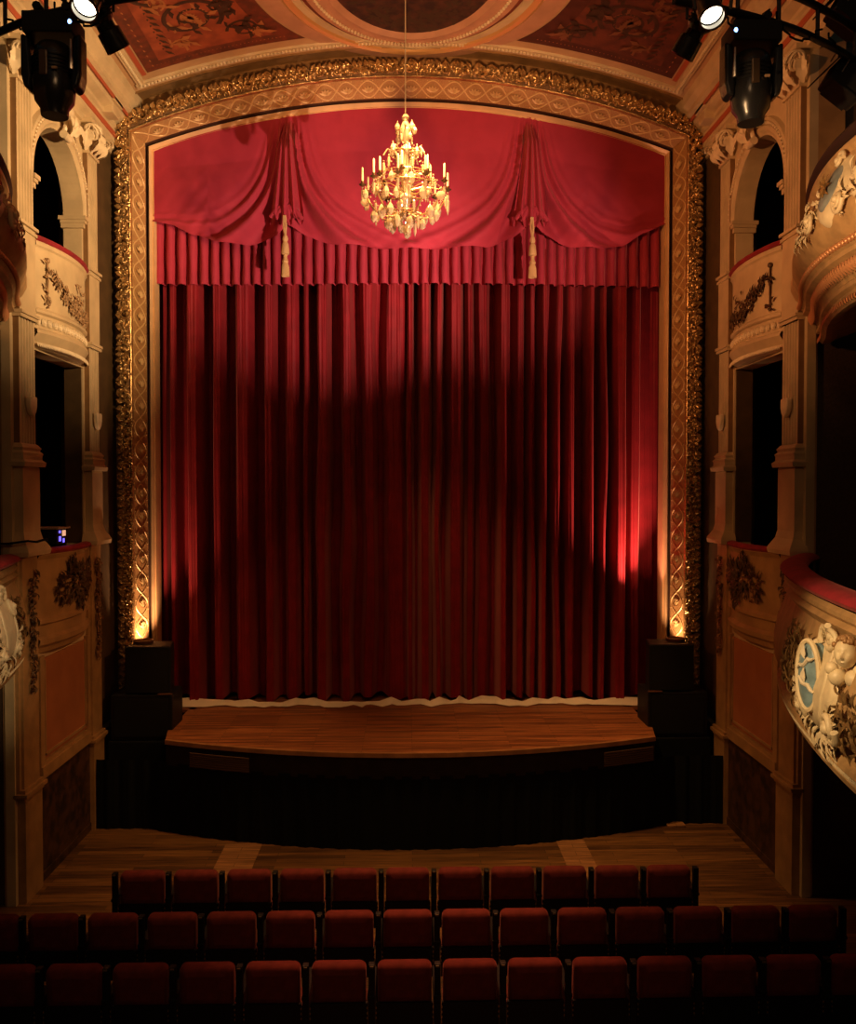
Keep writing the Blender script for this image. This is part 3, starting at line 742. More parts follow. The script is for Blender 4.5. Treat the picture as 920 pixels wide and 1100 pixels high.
def profpt(pr, v):
    L = [0]
    for (a, b), (c, d) in zip(pr, pr[1:]): L.append(L[-1]+math.hypot(c-a, d-b))
    x = v*L[-1]
    for i in range(len(pr)-1):
        if x <= L[i+1]:
            k = (x-L[i])/(L[i+1]-L[i]) if L[i+1] > L[i] else 0
            return pr[i][0]+(pr[i+1][0]-pr[i][0])*k, pr[i][1]+(pr[i+1][1]-pr[i][1])*k
    return pr[-1]
def scroll(mb, S, t0, z0, r, o, ty, turns=2.2, hand=1, rad=.022, a0=0):
    pts = []
    n = int(turns*14)
    for i in range(n+1):
        a = a0+hand*2*PI*turns*i/n; rr = r*(1-.85*i/n)
        pts.append(S(t0+rr*cos(a)*ty, o+.02*i/n, z0+rr*sin(a)))
    mb.tube(pts, [rad*(1-.3*i/n) for i in range(n+1)], 7)
    mb.ball(pts[-1], rad*1.5, 8, 6)
def balcony(s, lvl):
    sd = SIDE[s]
    if lvl == 'lower':
        base = [(4.38, 9.84), (4.04, 9.30), (3.68, 8.6), (3.32, 7.6), (3.05, 6.6), (2.86, 5.6), (2.75, 4.6)]
        kk = 1.0 if s > 0 else .45
        base = [(4.4-(4.4-a)*kk, b) for a, b in base]
        zr = 3.86
        pr = [(.0, 3.80), (.03, 3.77), (.03, 3.74), (.0, 3.71), (.04, 3.68), (.0, 3.62), (.02, 3.55), (.08, 3.40), (.12, 3.22), (.12, 3.06), (.07, 2.94), (.0, 2.88), (.04, 2.86), (.04, 2.83), (.08, 2.81), (.09, 2.78), (.06, 2.74), (.03, 2.72), (.05, 2.70), (.04, 2.66), (-.02, 2.63), (-.10, 2.60), (-.6, 2.60)]
        bodyz = (3.62, 2.88)
        lab = 'curved lower %s balcony with red velvet rail and %s' % (sd, 'blue shield in cream stucco' if s > 0 else 'cream stucco rosette')
    else:
        base = [(4.40, 9.82), (4.24, 9.40), (3.97, 8.8), (3.75, 8.15), (3.63, 7.55), (3.60, 7.0), (3.56, 6.3), (3.50, 5.4), (3.45, 4.4)]
        zr = 7.58
        pr = [(.0, 7.52), (.03, 7.49), (.03, 7.45), (.0, 7.42), (.01, 7.36), (.05, 7.25), (.12, 7.08), (.17, 6.94), (.17, 6.84), (.12, 6.74), (.05, 6.69), (.07, 6.67), (.07, 6.63), (.04, 6.61), (.04, 6.57), (-.03, 6.54), (-.03, 6.52), (-.07, 6.50), (-.12, 6.42), (-.10, 6.40), (-.10, 6.36), (-.14, 6.34), (-.12, 6.28), (-.16, 6.24), (-.22, 6.24), (-.30, 6.28), (-.7, 6.42), (-1.6, 6.45)]
        bodyz = (7.40, 6.74)
        lab = 'curved upper %s balcony with dark rail and %s' % (sd, 'grey blue medallion between gilt mouldings' if s > 0 else 'plain bulging end')
    P = Path(base)
    p0 = P.at(0)[0]
    B = thing('balcony_front', (s*p0.x, p0.y, pr[-1][1]), lab, 'balcony')
    NT = 90
    m = MB(s); m.grid(lambda i, j: P.S(i/NT, *pr[j]), NT+1, len(pr)); build(m, 'moulded_front', ochre if lvl == 'lower' and s < 0 else (mat('balcony_plaster', (0.52, 0.33, 0.15), 0.5, var=.25, vscale=6, bump=.15, bscale=30)), B, smooth=30)
    m = MB(s)
    if lvl == 'lower': m.grid(lambda i, j: P.S(i/NT, -.06+.13*cos(2*PI*j/14), zr+.055*sin(2*PI*j/14)), NT+1, 14, closev=True)
    else: m.grid(lambda i, j: P.S(i/NT, -.05+.10*cos(2*PI*j/14), zr+.06*sin(2*PI*j/14)), NT+1, 14, closev=True)
    m.f.append([j for j in range(14)])
    build(m, 'handrail', velvet_r if lvl == 'lower' else mat('dark_rail', (.03, .012, .01), .6), B)
    # inner face + floor
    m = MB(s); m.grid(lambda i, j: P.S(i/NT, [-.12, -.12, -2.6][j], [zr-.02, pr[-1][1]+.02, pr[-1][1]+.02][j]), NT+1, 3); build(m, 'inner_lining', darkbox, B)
    S = lambda t, o, z: P.S(min(max(t, 0), 1), o, z)
    def offz(z):
        for (a, b), (c, d) in zip(pr, pr[1:]):
            if b >= z >= d and b > d: return a+(c-a)*(b-z)/(b-d)
        return 0
    if lvl == 'lower':
        m = MB(s)   # beading in the lower cornice
        for i in range(170):
            t = (i+.5)/170; q = S(t, .075, 2.80); p, tg, nn = P.at(t)
            m.leaf(q, (tg.x*.6, tg.y*.6, -1), nn, .07, .03, .12, 1, 4)
        build(m, 'leaf_moulding', cream2, B, smooth=50, recalc=False)
        tc = P.t_of_y(6.08 if s > 0 else 8.7); ty = 1/6.0
        m = MB(s)
        Sx = lambda t, o, z: S(t, offz(z)+o, z)
        # cartouche ground
        def cart(i, j):
            a = 2*PI*i/36; r = [0.0, .5, .8, .93, 1.0][j]
            rr = 1+.10*cos(3*a)+.05*cos(7*a)
            return Sx(tc+.40*r*rr*cos(a)*ty, [.06, .055, .05, .045, -.01][j], 3.25+.34*r*rr*sin(a))
        m.grid(cart, 36, 5, closeu=True)
        scroll(m, Sx, tc+.16*ty, 3.60, .09, .06, ty, 2.0, 1, .024, 2.0); scroll(m, Sx, tc-.22*ty, 3.45, .09, .06, ty, 1.8, -1, .025, 1)
        scroll(m, Sx, tc+.42*ty, 3.05, .11, .06, ty, 2, -1, .028, 0); scroll(m, Sx, tc-.30*ty, 3.02, .09, .05, ty, 1.8, 1, .024, 2)
        for sg in (-1, 1):
            pts = [Sx(tc+sg*(.19+.07*sin(PI*i/12))*ty, .045, 3.56-.52*i/12) for i in range(13)]; m.tube(pts, [.012+.010*sin(PI*i/12) for i in range(13)], 7)
        for q in range(90):
            a = random.uniform(PI*.95, 2.05*PI); r = random.uniform(.8, 1.2)
            t = tc+.36*r*cos(a)*ty; z = 3.14+.26*r*sin(a); p, tg, nn = P.at(min(max(t, 0), 1)); b = a+random.uniform(-.9, .9)
            m.leaf(Sx(t, .02, max(z, 2.86)), (-tg.x*-cos(b), -tg.y*-cos(b), sin(b)), nn, random.uniform(.08, .15), random.uniform(.04, .07), .35, 2, 6)
        for q in range(10):
            a = PI*q/9; p, tg, nn = P.at(tc)
            m.leaf(Sx(tc, .06, 3.56), (tg.x*cos(a), tg.y*cos(a), sin(a)*.9), nn, .12, .06, .15, 1, 6)
        build(m, 'stucco_cartouche', cream2, B, smooth=60, recalc=False)
        if s > 0:
            m = MB(s)
            p, tg, nn = P.at(tc); nd = Vector((-.90, -.22, 0)).normalized(); ud = Vector((-nd.y, nd.x, 0)); c0 = Sx(tc, .085, 3.31)
            def dp(x, z, o): return c0+ud*x+Vector((0, 0, z))+nd*o
            def med(i, j):
                a = 2*PI*i/30; r = [0, .5, .85, 1, 1.0][j]
                return dp(.105*r*cos(a), .225*r*sin(a)*(1+.12*(sin(a) < 0)), [.03, .028, .018, 0, -.09][j])
            m.grid(med, 30, 5, closeu=True); md = build(m, 'shield_medallion', blue, B, smooth=60, label='pale blue oval shield with white bends')
            m = MB(s)
            for zz, tl in ((.09, .05), (-.06, -.04)):
                m.tube([dp(.085*(i/6*2-1), zz+tl*(i/6*2-1)+.012*sin(i*2), .03) for i in range(7)], [.008, .014, .018, .015, .018, .014, .008], 7)
            for zz in (.17, .01): m.leaf(dp(0, zz-.05, .03), (0, 0, 1), nd, .10, .05, .12, 2, 6)
            build(m, 'white_charge', mat('white_enamel', (.70, .62, .46), .4), md, smooth=50, recalc=False)
            m = MB(s)
            m.tube([dp(.112*cos(a), .245*sin(a), .005) for a in [2*PI*i/30 for i in range(31)]], .020, 7)
            build(m, 'shield_border', cream2, md, smooth=50, recalc=False, label='cream leaf border')
        # putto head beside the shield
        th = P.t_of_y(5.55); c = Sx(th, .08, 3.56); p, tg, nn = P.at(th); face = (nn*.55+tg*.8).normalized(); tg = Vector((-face.y, face.x, 0)); nn = face; fwd = (nn*.8+Vector((0, 0, -.25))).normalized()
        m = MB(s)
        rx = tg
        def head(i, j):
            a = 2*PI*i/36; b = PI*(j+.05)/27.1
            d = rx*(sin(b)*cos(a))*.070+nn*(sin(b)*sin(a))*.082+Vector((0, 0, 1))*cos(b)*.098
            fa = max(0, sin(a))*sin(b)
            z = cos(b)
            k = 0
            if fa > .6:
                u = cos(a)*sin(b)
                k += .03*math.exp(-((u/.13)**2+((z+.12)/.16)**2))          # nose
                k -= .018*math.exp(-(((abs(u)-.32)/.15)**2+((z-.12)/.11)**2))  # eyes
                k += .014*math.exp(-(((abs(u)-.42)/.2)**2+((z+.3)/.2)**2))     # cheeks
                k += .014*math.exp(-((u/.18)**2+((z+.48)/.06)**2)); k -= .010*math.exp(-((u/.2)**2+((z+.40)/.04)**2))
            return c+d+nn*k
        m.grid(head, 36, 28, closeu=True)
        for sg in (-1, 1):   # chest and wings
            m.ball(c+rx*sg*.05-Vector((0, 0, .16))+nn*.0, .06, 10, 8)
            m.ball(c+rx*sg*.085-Vector((0, 0, .11)), .045, 10, 8)
        ph = build(m, 'putto_relief', cream2, B, smooth=60, recalc=False)
        m = MB(s)
        for q in range(60):
            a = random.uniform(0, 2*PI); b = random.uniform(0, 1.25)
            d = rx*(sin(b)*cos(a))*.080+nn*(sin(b)*sin(a))*.078+Vector((0, 0, 1))*cos(b)*.105
            if sin(a) > .3 and b > .75: continue
            m.ball(c+d, .020, 6, 5)
        build(m, 'curls', mat('brown_gilt', (.34, .19, .08), .5, .2), ph, smooth=60, label='brown curly hair')
        # dark foliage reliefs to either side of the cartouche
        fm2 = {-1: MB(s), 1: MB(s)}
        for q in range(330):
            side_ = random.choice((-1, 1, 1)); m = fm2[side_]
            if side_ < 0: t = tc-(.42+random.uniform(0, .75))*ty; z = 3.25+random.uniform(-.32, .28)*(1-.3*random.random())
            else: t = tc+(.45+random.uniform(0, 2.2))*ty; z = 3.08+random.uniform(-.19, .22)
            if t < 0.02 or t > 1: continue
            p, tg, nn = P.at(t); b = random.uniform(0, 2*PI)
            m.leaf(Sx(t, .005, z), (tg.x*cos(b), tg.y*cos(b), sin(b)), nn, random.uniform(.08, .14), random.uniform(.035, .06), .3, 2, 6)
        for m in fm2.values(): build(m, 'foliage_relief', mat('gilt_bronze_relief', (.30, .18, .07), .45, .35, var=.5, vscale=20), B, smooth=50, recalc=False)
    else:
        cg = mat('copper_gilding', (.62, .30, .14), .4, .4)
        b1, b2, b3 = MB(s), MB(s), MB(s)
        for i in range(76):
            t = (i+.5)/76; p, tg, nn = P.at(t); b1.ball(S(t, .085, 6.65), .028, 8, 6)
            b2.leaf(S(t, -.02, 6.56), (tg.x*.3-nn.x*.4, tg.y*.3-nn.y*.4, -1), nn, .14, .06, .15, 1, 5)
            b3.leaf(S(t, -.12, 6.30), (tg.x*.5, tg.y*.5, -1), nn, .07, .045, .15, 1, 4)
        build(b1, 'bead_band', cg, B); build(b2, 'leaf_band', cg, B, smooth=50, recalc=False); build(b3, 'leaf_lip', cg, B, smooth=50, recalc=False)
        Sx = lambda t, o, z: S(t, offz(z)+o, z)
        tc = P.t_of_y(7.35); ty = 1/5.6
        m = MB(s)
        def cart(i, j):
            a = 2*PI*i/36; r = [0.0, .6, .85, 1.0][j]; rr = 1+.07*cos(4*a)
            return Sx(tc+.30*r*rr*cos(a)*ty, [.05, .05, .04, -.01][j], 7.10+.29*r*rr*sin(a))
        m.grid(cart, 36, 4, closeu=True)
        scroll(m, Sx, tc-.36*ty, 6.93, .10, .05, ty, 1.8, 1, .022, 2); scroll(m, Sx, tc+.36*ty, 6.93, .10, .05, ty, 1.8, -1, .022, 0)
        scroll(m, Sx, tc, 7.36, .07, .06, ty, 1.6, 1, .02, 0)
        for q in range(120):
            sg = random.choice((-1, 1)); d = .3+random.uniform(0, .75); t = tc+sg*d*ty; z = 7.02+.12*(d-.3)*-1+random.uniform(-.17, .2)*(1.1-.6*d)
            if not 0 <= t <= 1: continue
            p, tg, nn = P.at(t); b = random.uniform(0, 2*PI)
            m.leaf(Sx(t, .005, z), (tg.x*cos(b), tg.y*cos(b), sin(b)), nn, random.uniform(.08, .14), random.uniform(.035, .055), .3, 2, 6)
        build(m, 'stucco_cartouche', cream2, B, smooth=60, recalc=False)
        m = MB(s)
        def med(i, j):
            a = 2*PI*i/30; r = [0, .5, .85, 1][j]
            return Sx(tc+.19*r*cos(a)*ty, [.085, .08, .07, .045][j], 7.12+.19*r*sin(a))
        m.grid(med, 30, 4, closeu=True); build(m, 'medallion', mat('grey_blue_enamel', (.24, .27, .27), .45, var=.3, vscale=10), B, smooth=60, label='grey blue oval medallion')
        m = MB(s)
        for q in range(8):
            a = 2*PI*q/8; m.leaf(Sx(tc, .09, 7.13), (P.at(tc)[1].x*cos(a), P.at(tc)[1].y*cos(a), sin(a)), P.at(tc)[2], .12, .04, .2, 2, 5)
        build(m, 'gilt_emblem', gold, B, smooth=50, recalc=False)
        # small scrolled bracket beneath the balcony
        m = MB(s); scroll(m, lambda t, o, z: P.S(min(max(t, 0), 1), -.42+o, z), P.t_of_y(7.0), 6.22, .16, 0, 1/5.6, 2.2, 1, .035, 1.5); 
        build(m, 'bracket_scroll', gold, B)
    return P
PL = {}
for s in (-1, 1):
    for lvl in ('upper', 'lower'): PL[(s, lvl)] = balcony(s, lvl)

# ================================================================= CEILING ORNAMENT
def onc(x, y, o=0.0): return Vector((x, y, zc(x)-o))
EC = 10.77
def ell(rx, ry, a): return (rx*cos(a), EC+ry*sin(a))
RO = thing('ceiling_rosette', (0, EC, 11.0), 'large oval ceiling rosette with gilt rings around a dark painting', 'ceiling rosette')
def ring(prof, name, m_):
    mb = MB(); n = 96
    mb.grid(lambda i, j: onc(*ell(prof[j][0], prof[j][1], 2*PI*i/n), prof[j][2]), n, len(prof), closeu=True); return build(mb, name, m_, RO, smooth=35)
rose = mat('rose_plaster', (0.50, 0.27, 0.16), .5, var=.15, vscale=4)
ring([(2.05, 2.55, 0.004), (1.85, 2.4, .02), (1.76, 2.34, .02)], 'outer_band', rose)
ring([(1.78, 2.36, .0), (1.76, 2.34, .05), (1.72, 2.30, .07), (1.68, 2.26, .05), (1.66, 2.25, .01)], 'gilt_ring', mat('ring_gold', (.75, .45, .18), .3, .5))
ring([(1.66, 2.25, .02), (1.55, 2.18, .03), (1.54, 2.17, .0)], 'cream_ring', cream)
ring([(1.54, 2.17, .008), (1.48, 2.12, .008)], 'dark_groove', paint_rd)
ring([(1.48, 2.12, .0), (1.47, 2.115, .04), (1.40, 2.08, .05), (1.30, 2.0, .03), (1.28, 1.98, .06), (1.24, 1.94, .05), (1.20, 1.88, .06), (1.12, 1.80, .0)], 'inner_moulding', rose)
m = MB()
for i in range(170):
    x, y = ell(1.36, 2.045, 2*PI*i/170); m.ball(onc(x, y, .055), .024, 6, 5)
build(m, 'bead_ring', cream2, RO)
m = MB(); m.grid(lambda i, j: onc(*ell(1.14*j/4+.001, 1.82*j/4+.001, 2*PI*i/64), .006), 64, 5, closeu=True); pn = build(m, 'centre_painting', mat('dark_painted_foliage', (0.07, 0.03, 0.015), .6, col2=(0.02, .012, .01), vscale=7), RO)
m = MB()
for q in range(420):
    a = random.uniform(0, 2*PI); r = random.uniform(.72, .97); x, y = ell(1.12*r, 1.8*r, a); b = random.uniform(0, 6.28)
    m.leaf(onc(x, y, .008), (cos(b), sin(b), 0), (0, 0, -1), random.uniform(.1, .18), random.uniform(.04, .07), .03, 2, 5, flat=True)
build(m, 'painted_leaves', mat('dark_green_paint', (.045, .03, .014), .6), pn, smooth=50, recalc=False)
m = MB()
for q in range(60):
    a = random.uniform(0, 2*PI); r = random.uniform(.0, .6); x, y = ell(1.0*r, 1.6*r, a); b = random.uniform(0, 6.28)
    m.leaf(onc(x, y, .012), (cos(b), sin(b), 0), (0, 0, -1), random.uniform(.12, .25), random.uniform(.05, .09), .03, 2, 5, flat=True)
build(m, 'painted_blossoms', paint_o, pn, smooth=50, recalc=False)
# side paintings
def inell(x, y, rx, ry): return (x/rx)**2+((y-EC)/ry)**2 < 1
def poly_panel(mb, s, inset, off):
    """panel between the ellipse and the straight borders; strips in y"""
    xo = 3.68-inset; yt = 12.56-inset; ny = 60; nx = 14
    y0 = 5.0
    def xin(y):
        d = (y-EC)/(2.55+inset)
        return (2.08+inset)*math.sqrt(max(0, 1-d*d))+ (0 if abs(d) < 1 else 0)
    ys = [y0+(yt-y0)*i/ny for i in range(ny+1)]
    mb.grid(lambda i, j: (lambda y: (lambda xi: onc(s*(xi+(xo-xi)*j/nx), y, off))(max(xin(y), .8)))(ys[i]), ny+1, nx+1)
def cpaint(s):
    sd = SIDE[s]
    T = thing('ceiling_painting', (s*2.8, 11.5, 10.7), '%s corner ceiling painting of scrolling arabesques on %s ground' % (sd, 'brick red' if s < 0 else 'shaded brick red'), 'ceiling painting', 'painted ceiling panels')
    g = paint_r if s < 0 else mat('shaded_brick_red_paint', (.15, .035, .016), .6, col2=(.08, .02, .012), vscale=5)  # right panel repeats the left paints darker, its shade put into the colours
    m = MB(); poly_panel(m, s, 0, .006); build(m, 'border', paint_rd if s < 0 else mat('shaded_border_paint', (.085, .02, .011), .6, var=.3), T, recalc=False)
    m = MB(); poly_panel(m, s, .22, .011); build(m, 'ground', g, T, recalc=False)
    m = MB()
    for q in range(34):
        x = 1.75+(3.56-1.75)*q/33; m.leaf(onc(s*x, 12.44, .009), (s, 0.2, 0), (0, 0, -1), .045, .03, .03, 1, 4, flat=True)
        y = 8+(12.4-8)*q/33; m.leaf(onc(s*3.57, y, .009), (.2, 1, 0), (0, 0, -1), .05, .03, .03, 1, 4, flat=True)
    build(m, 'border_pattern', paint_o, T, smooth=50, recalc=False)
    md, ml = MB(), MB()
    def sc(mb, cx, cy, r, turns, hand, a0, wd):
        n = int(26*turns); pts = []; ids = []
        for i in range(n+1):
            a = a0+hand*2*PI*turns*i/n; rr = r*(1-.8*i/n); pts.append((cx+rr*cos(a), cy+rr*sin(a)))
        b = len(mb.v)
        for i, (x, y) in enumerate(pts):
            x2, y2 = pts[min(i+1, n)]; x1, y1 = pts[max(i-1, 0)]; L = math.hypot(x2-x1, y2-y1) or 1; nx, ny = -(y2-y1)/L, (x2-x1)/L
            w_ = wd*(1-.6*i/n)
            ids.append([mb.av(onc(s*(x+nx*w_*k), y+ny*w_*k, .016)) for k in (-1, 1)])
            if i: mb.f.append([ids[i-1][0], ids[i][0], ids[i][1], ids[i-1][1]])
            if i % 5 == 2:
                for sg in (-1, 1):
                    mb.leaf(onc(s*x, y, .018), (s*(nx*sg+.8*(x2-x1)/L), ny*sg+.8*(y2-y1)/L, 0), (0, 0, -1), .17*(1-.5*i/n)+.04, .07, .02, 2, 5, flat=True)
    sc(md, 2.85, 11.55, .42, 1.9, 1, 2.4, .035); sc(md, 2.25, 12.05, .22, 1.5, -1, 0, .022); sc(md, 3.1, 10.75, .35, 1.7, -1, 1.2, .03)
    sc(md, 2.5, 10.9, .22, 1.5, 1, 3, .02); sc(md, 2.45, 11.4, .16, 1.4, -1, 3, .018)
    sc(ml, 2.83, 11.53, .30, 1.3, 1, 0, .018); sc(ml, 3.08, 12.10, .14, 1.2, -1, 0, .016); sc(ml, 3.2, 11.1, .16, 1.3, 1, 2, .014); sc(ml, 2.1, 12.15, .10, 1.2, 1, 2, .012)
    for q in range(36):
        u = q/35; md.leaf(onc(s*3.32, 9.6+2.55*u, .018), (s*(-1 if q % 2 else 1), .8, 0), (0, 0, -1), .14, .06, .02, 2, 5, flat=True)
    for q in range(22): 
        a = random.uniform(-.6, .6); md.leaf(onc(s*(2.38+.05*q/22), 11.75-.028*q, .018), (s*sin(a*2+.6), -1, 0), (0, 0, -1), .22, .09, .02, 3, 6, flat=True)
    for q in range(16): ml.leaf(onc(s*2.85, 11.55, .02), (cos(q*.39), sin(q*.39), 0), (0, 0, -1), .13, .04, .03, 1, 5, flat=True)
    build(md, 'dark_scrollwork', paint_d, T, smooth=50, recalc=False)
    build(ml, 'light_scrollwork', paint_o if s < 0 else mat('shaded_orange_paint', (.20, .07, .03), .6), T, smooth=50, recalc=False)
for s in (-1, 1): cpaint(s)
# bead moulding framing the paintings
m = MB()
def strip(mb, pts, o0, wd, th):
    pass
m.grid(lambda i, j: onc(-3.9+7.8*i/60, [12.74, 12.75, 12.86, 12.87][j], [0, .03, .03, 0][j]), 61, 4)
for s in (-1, 1): m.grid(lambda i, j: onc(s*[3.78, 3.785, 3.88, 3.885][j], 4+(12.87-4)*i/10, [0, .03, .03, 0][j]), 11, 4)
fm = build(m, 'ceiling_bead_moulding', cream, smooth=0, recalc=False); tag(fm, 'long beaded moulding edging the ceiling above the proscenium', 'moulding')
m = MB()
for i in range(150):
    x = -3.84+7.68*i/149; m.ball(onc(x, 12.805, .035), .023, 6, 5)
for s in (-1, 1):
    for i in range(80): m.ball(onc(s*3.83, 12.76-i*.052, .035), .022, 6, 5)
build(m, 'bead_row', cream2, fm)
m = MB()
for s in (-1, 1): m.grid(lambda i, j: onc(s*[3.70, 3.76][j], 4+(12.6-4)*i/10, .008), 11, 2)
build(m, 'red_line', redband, fm, recalc=False)

# ================================================================= CHANDELIER
CX, CY, CZ = px2x(436, 10.77), 10.77, 0
def cz(py): return EYE+(527-py)/950*10.77
CH = thing('chandelier', (CX, CY, cz(254)), 'crystal chandelier with candles hanging in front of the red valance', 'chandelier')
m = MB(); m.tube([(CX, CY, zc(CX)), (CX, CY, cz(128))], .008, 6); build(m, 'suspension_cable', mat('pale_cable', (.7, .6, .4), .4, .5), CH)
m = MB(); zt = cz(126)
m.lathe([(.0, 0), (.03, -.02), (.05, -.06), (.03, -.1), (.06, -.16), (.075, -.24), (.05, -.33), (.03, -.38), (.07, -.44), (.04, -.50), (.035, -.7), (.08, -.78), (.05, -.84), (.06, -.95), (.10, -1.02), (.05, -1.1), (.02, -1.18), (0, -1.2)], CX, CY, zt, 16)
build(m, 'central_stem', glass_m, CH)
m = MB()
for (z, r, nn, dd) in ((cz(146), .12, 6, .02), (cz(168), .17, 8, .02), (cz(192), .30, 10, .02), (cz(206), .42, 12, .02), (cz(232), .20, 8, .0)):
    m.tube([(CX+r*cos(a), CY+r*sin(a), z) for a in [2*PI*i/24 for i in range(25)]], .004, 5)
    for q in range(nn):
        a = 2*PI*q/nn; m.tube([(CX+.03*cos(a), CY+.03*sin(a), z-.02), (CX+r*.5*cos(a), CY+r*.5*sin(a), z+.03), (CX+r*cos(a), CY+r*sin(a), z)], .006, 5)
build(m, 'wire_frame', chmetal, CH)
arms = []
def armset(n, R, zb, za, a0):
    for q in range(n):
        a = a0+2*PI*q/n; c_, s_ = cos(a), sin(a)
        m = MB(); pts = []
        for i in range(15):
            t = i/14; r = R*(t); z = zb+(-.12*sin(PI*t*.85))+(za-zb)*t**3
            pts.append((CX+r*c_, CY+r*s_, z))
        m.tube(pts, .010, 6)
        A = build(m, 'arm', chmetal, CH)
        x, y = CX+R*c_, CY+R*s_
        m = MB(); m.lathe([(.0, -.02), (.03, 0), (.045, .012), (.012, .016), (.02, .04), (.018, .05), (0, .05)], x, y, za, 12); build(m, 'drip_pan', mat('dark_brass', (.12, .07, .03), .4, .6), A)
        m = MB(); m.lathe([(.0, .04), (.014, .04), (.013, .20), (.006, .215), (0, .22)], x, y, za, 8); build(m, 'candle', candle_m, A)
        arms.append((x, y, za))
armset(10, .52, cz(228), cz(205), .15)
armset(6, .33, cz(205), cz(195), .4)
# hanging crystals: one of each kind, copied
def pend(kind):
    m = MB()
    if kind == 0: m.lathe([(.0, 0), (.006, -.005), (.006, -.03), (.022, -.05), (.034, -.085), (.026, -.12), (.0, -.145)], 0, 0, 0, 8)
    elif kind == 1:
        m.lathe([(.0, 0), (.012, -.012), (0, -.024)], 0, 0, 0, 6); m.lathe([(.0, 0), (.016, -.02), (.013, -.10), (0, -.135)], 0, 0, -.024, 6)
    else:
        m.ball((0, 0, -.012), .012, 6, 5); m.ball((0, 0, -.066), .038, 12, 8, (1, .35, 1)); m.lathe([(.0, -.10), (.010, -.115), (0, -.14)], 0, 0, 0, 6); 
    me = build(m, 'crystal_drop', glass_m, None, smooth=0, origin=(0, 0, 0)).data
    o = [o for o in C.objects if o.data == me][0]; bpy.data.objects.remove(o); return me
PM = [pend(0), pend(1), pend(2)]
cnt = [0]
def hang(x, y, z, k, sc=1.0, rz=0):
    if k == 2 and random.random() < .4: k = 1
    o = bpy.data.objects.new('crystal_drop', PM[k]); C.objects.link(o); o.parent = CH
    o.location = Vector((x, y, z))-wloc(CH); o.scale = (sc,)*3; o.rotation_euler = (0, 0, rz); cnt[0] += 1
for (z, r, n, ks, sc) in ((cz(137), .12, 6, (2, 0), 1.0), (cz(146), .10, 5, (1, 0), .9), (cz(160), .19, 7, (0, 1), 1.1), (cz(177), .27, 10, (2, 1), 1.15), (cz(194), .34, 9, (1, 0, 2), 1.2), (cz(212), .50, 20, (0, 1, 2), 1.3), (cz(224), .38, 14, (2, 0, 1), 1.35), (cz(234), .20, 9, (0, 2), 1.3), (cz(238), .07, 3, (0, 1), 1.2)):
    for q in range(n):
        a = 2*PI*(q+.5*random.random())/n; rr = r*random.uniform(.85, 1.08)
        hang(CX+rr*cos(a), CY+rr*sin(a), z+random.uniform(-.03, .03), random.choice(ks), sc*random.uniform(.85, 1.15), random.uniform(0, 3))
for (x, y, z) in arms[:10]: hang(x, y, z-.01, 1, 1.2, 0)
hang(CX, CY, cz(240), 2, 1.5)
m = MB()
for q in range(10):   # bead chains
    a = 2*PI*q/10
    for i in range(14):
        t = i/13; r = .10+.36*t; z = cz(160)+(cz(205)-cz(160))*t-.10*sin(PI*t); m.ball((CX+r*cos(a), CY+r*sin(a), z), .011, 5, 4)
    for i in range(10):
        t = i/9; r = .48-.40*t; z = cz(214)+(cz(238)-cz(214))*t-.06*sin(PI*t); m.ball((CX+r*cos(a+.3), CY+r*sin(a+.3), z), .011, 5, 4)
build(m, 'bead_chains', glass_m, CH)['kind'] = 'stuff'
for q in range(8):
    a = 2*PI*q/8+.2; z0 = cz(168); m = MB()
    m.tube([(CX+.05*cos(a), CY+.05*sin(a), z0-.2), (CX+.12*cos(a), CY+.12*sin(a), z0+.0), (CX+.22*cos(a), CY+.22*sin(a), z0+.03), (CX+.27*cos(a), CY+.27*sin(a), z0-.05)], .010, 6); build(m, 'glass_scroll', glass_m, CH)

# ================================================================= LIGHTING RIG
def truss(s):
    sd = SIDE[s]
    T = thing('lighting_truss', (s*2.7, 6.2, 7.8), 'black curved ladder truss carrying stage lamps at the %s top' % sd, 'lighting truss', 'curved lamp trusses')
    path = catmull([(1.75, 6.05, 0), (2.3, 6.22, 0), (2.9, 6.5, 0), (3.6, 7.05, 0), (4.0, 7.9, 0)], 10)
    lo = [(s*p.x, p.y, 7.94) for p in path]; up = [(s*p.x, p.y, 8.18) for p in path]
    m = MB(); m.tube(lo, .028, 10); build(m, 'lower_tube', black, T); m = MB(); m.tube(up, .028, 10); build(m, 'upper_tube', black, T)
    for k in range(3, len(path), 6):
        m = MB(); m.tube([lo[k], up[k]], .016, 8); build(m, 'rung', black, T)
    m = MB(); m.tube([(s*3.72, 7.2, 7.45), (s*3.68, 7.15, 8.2)], .03, 8); m.box(s*3.72-.06, s*3.72+.06, 7.14, 7.26, 7.5, 7.62); build(m, 'rail_clamp', black, T)
    cb = MB()
    for q in range(3):
        pts = []
        for i in range(16):
            t = i/15; k = int(6+q*8+t*7); p = lo[min(k, len(lo)-1)]; pts.append((p[0]+.02, p[1]-.03, 8.0-.22*sin(PI*t)*(1-.3*q)))
        cb.tube(pts, .008, 5)
    build(cb, 'power_cable', blackc, T)
    return path
tp = {s: truss(s) for s in (-1, 1)}
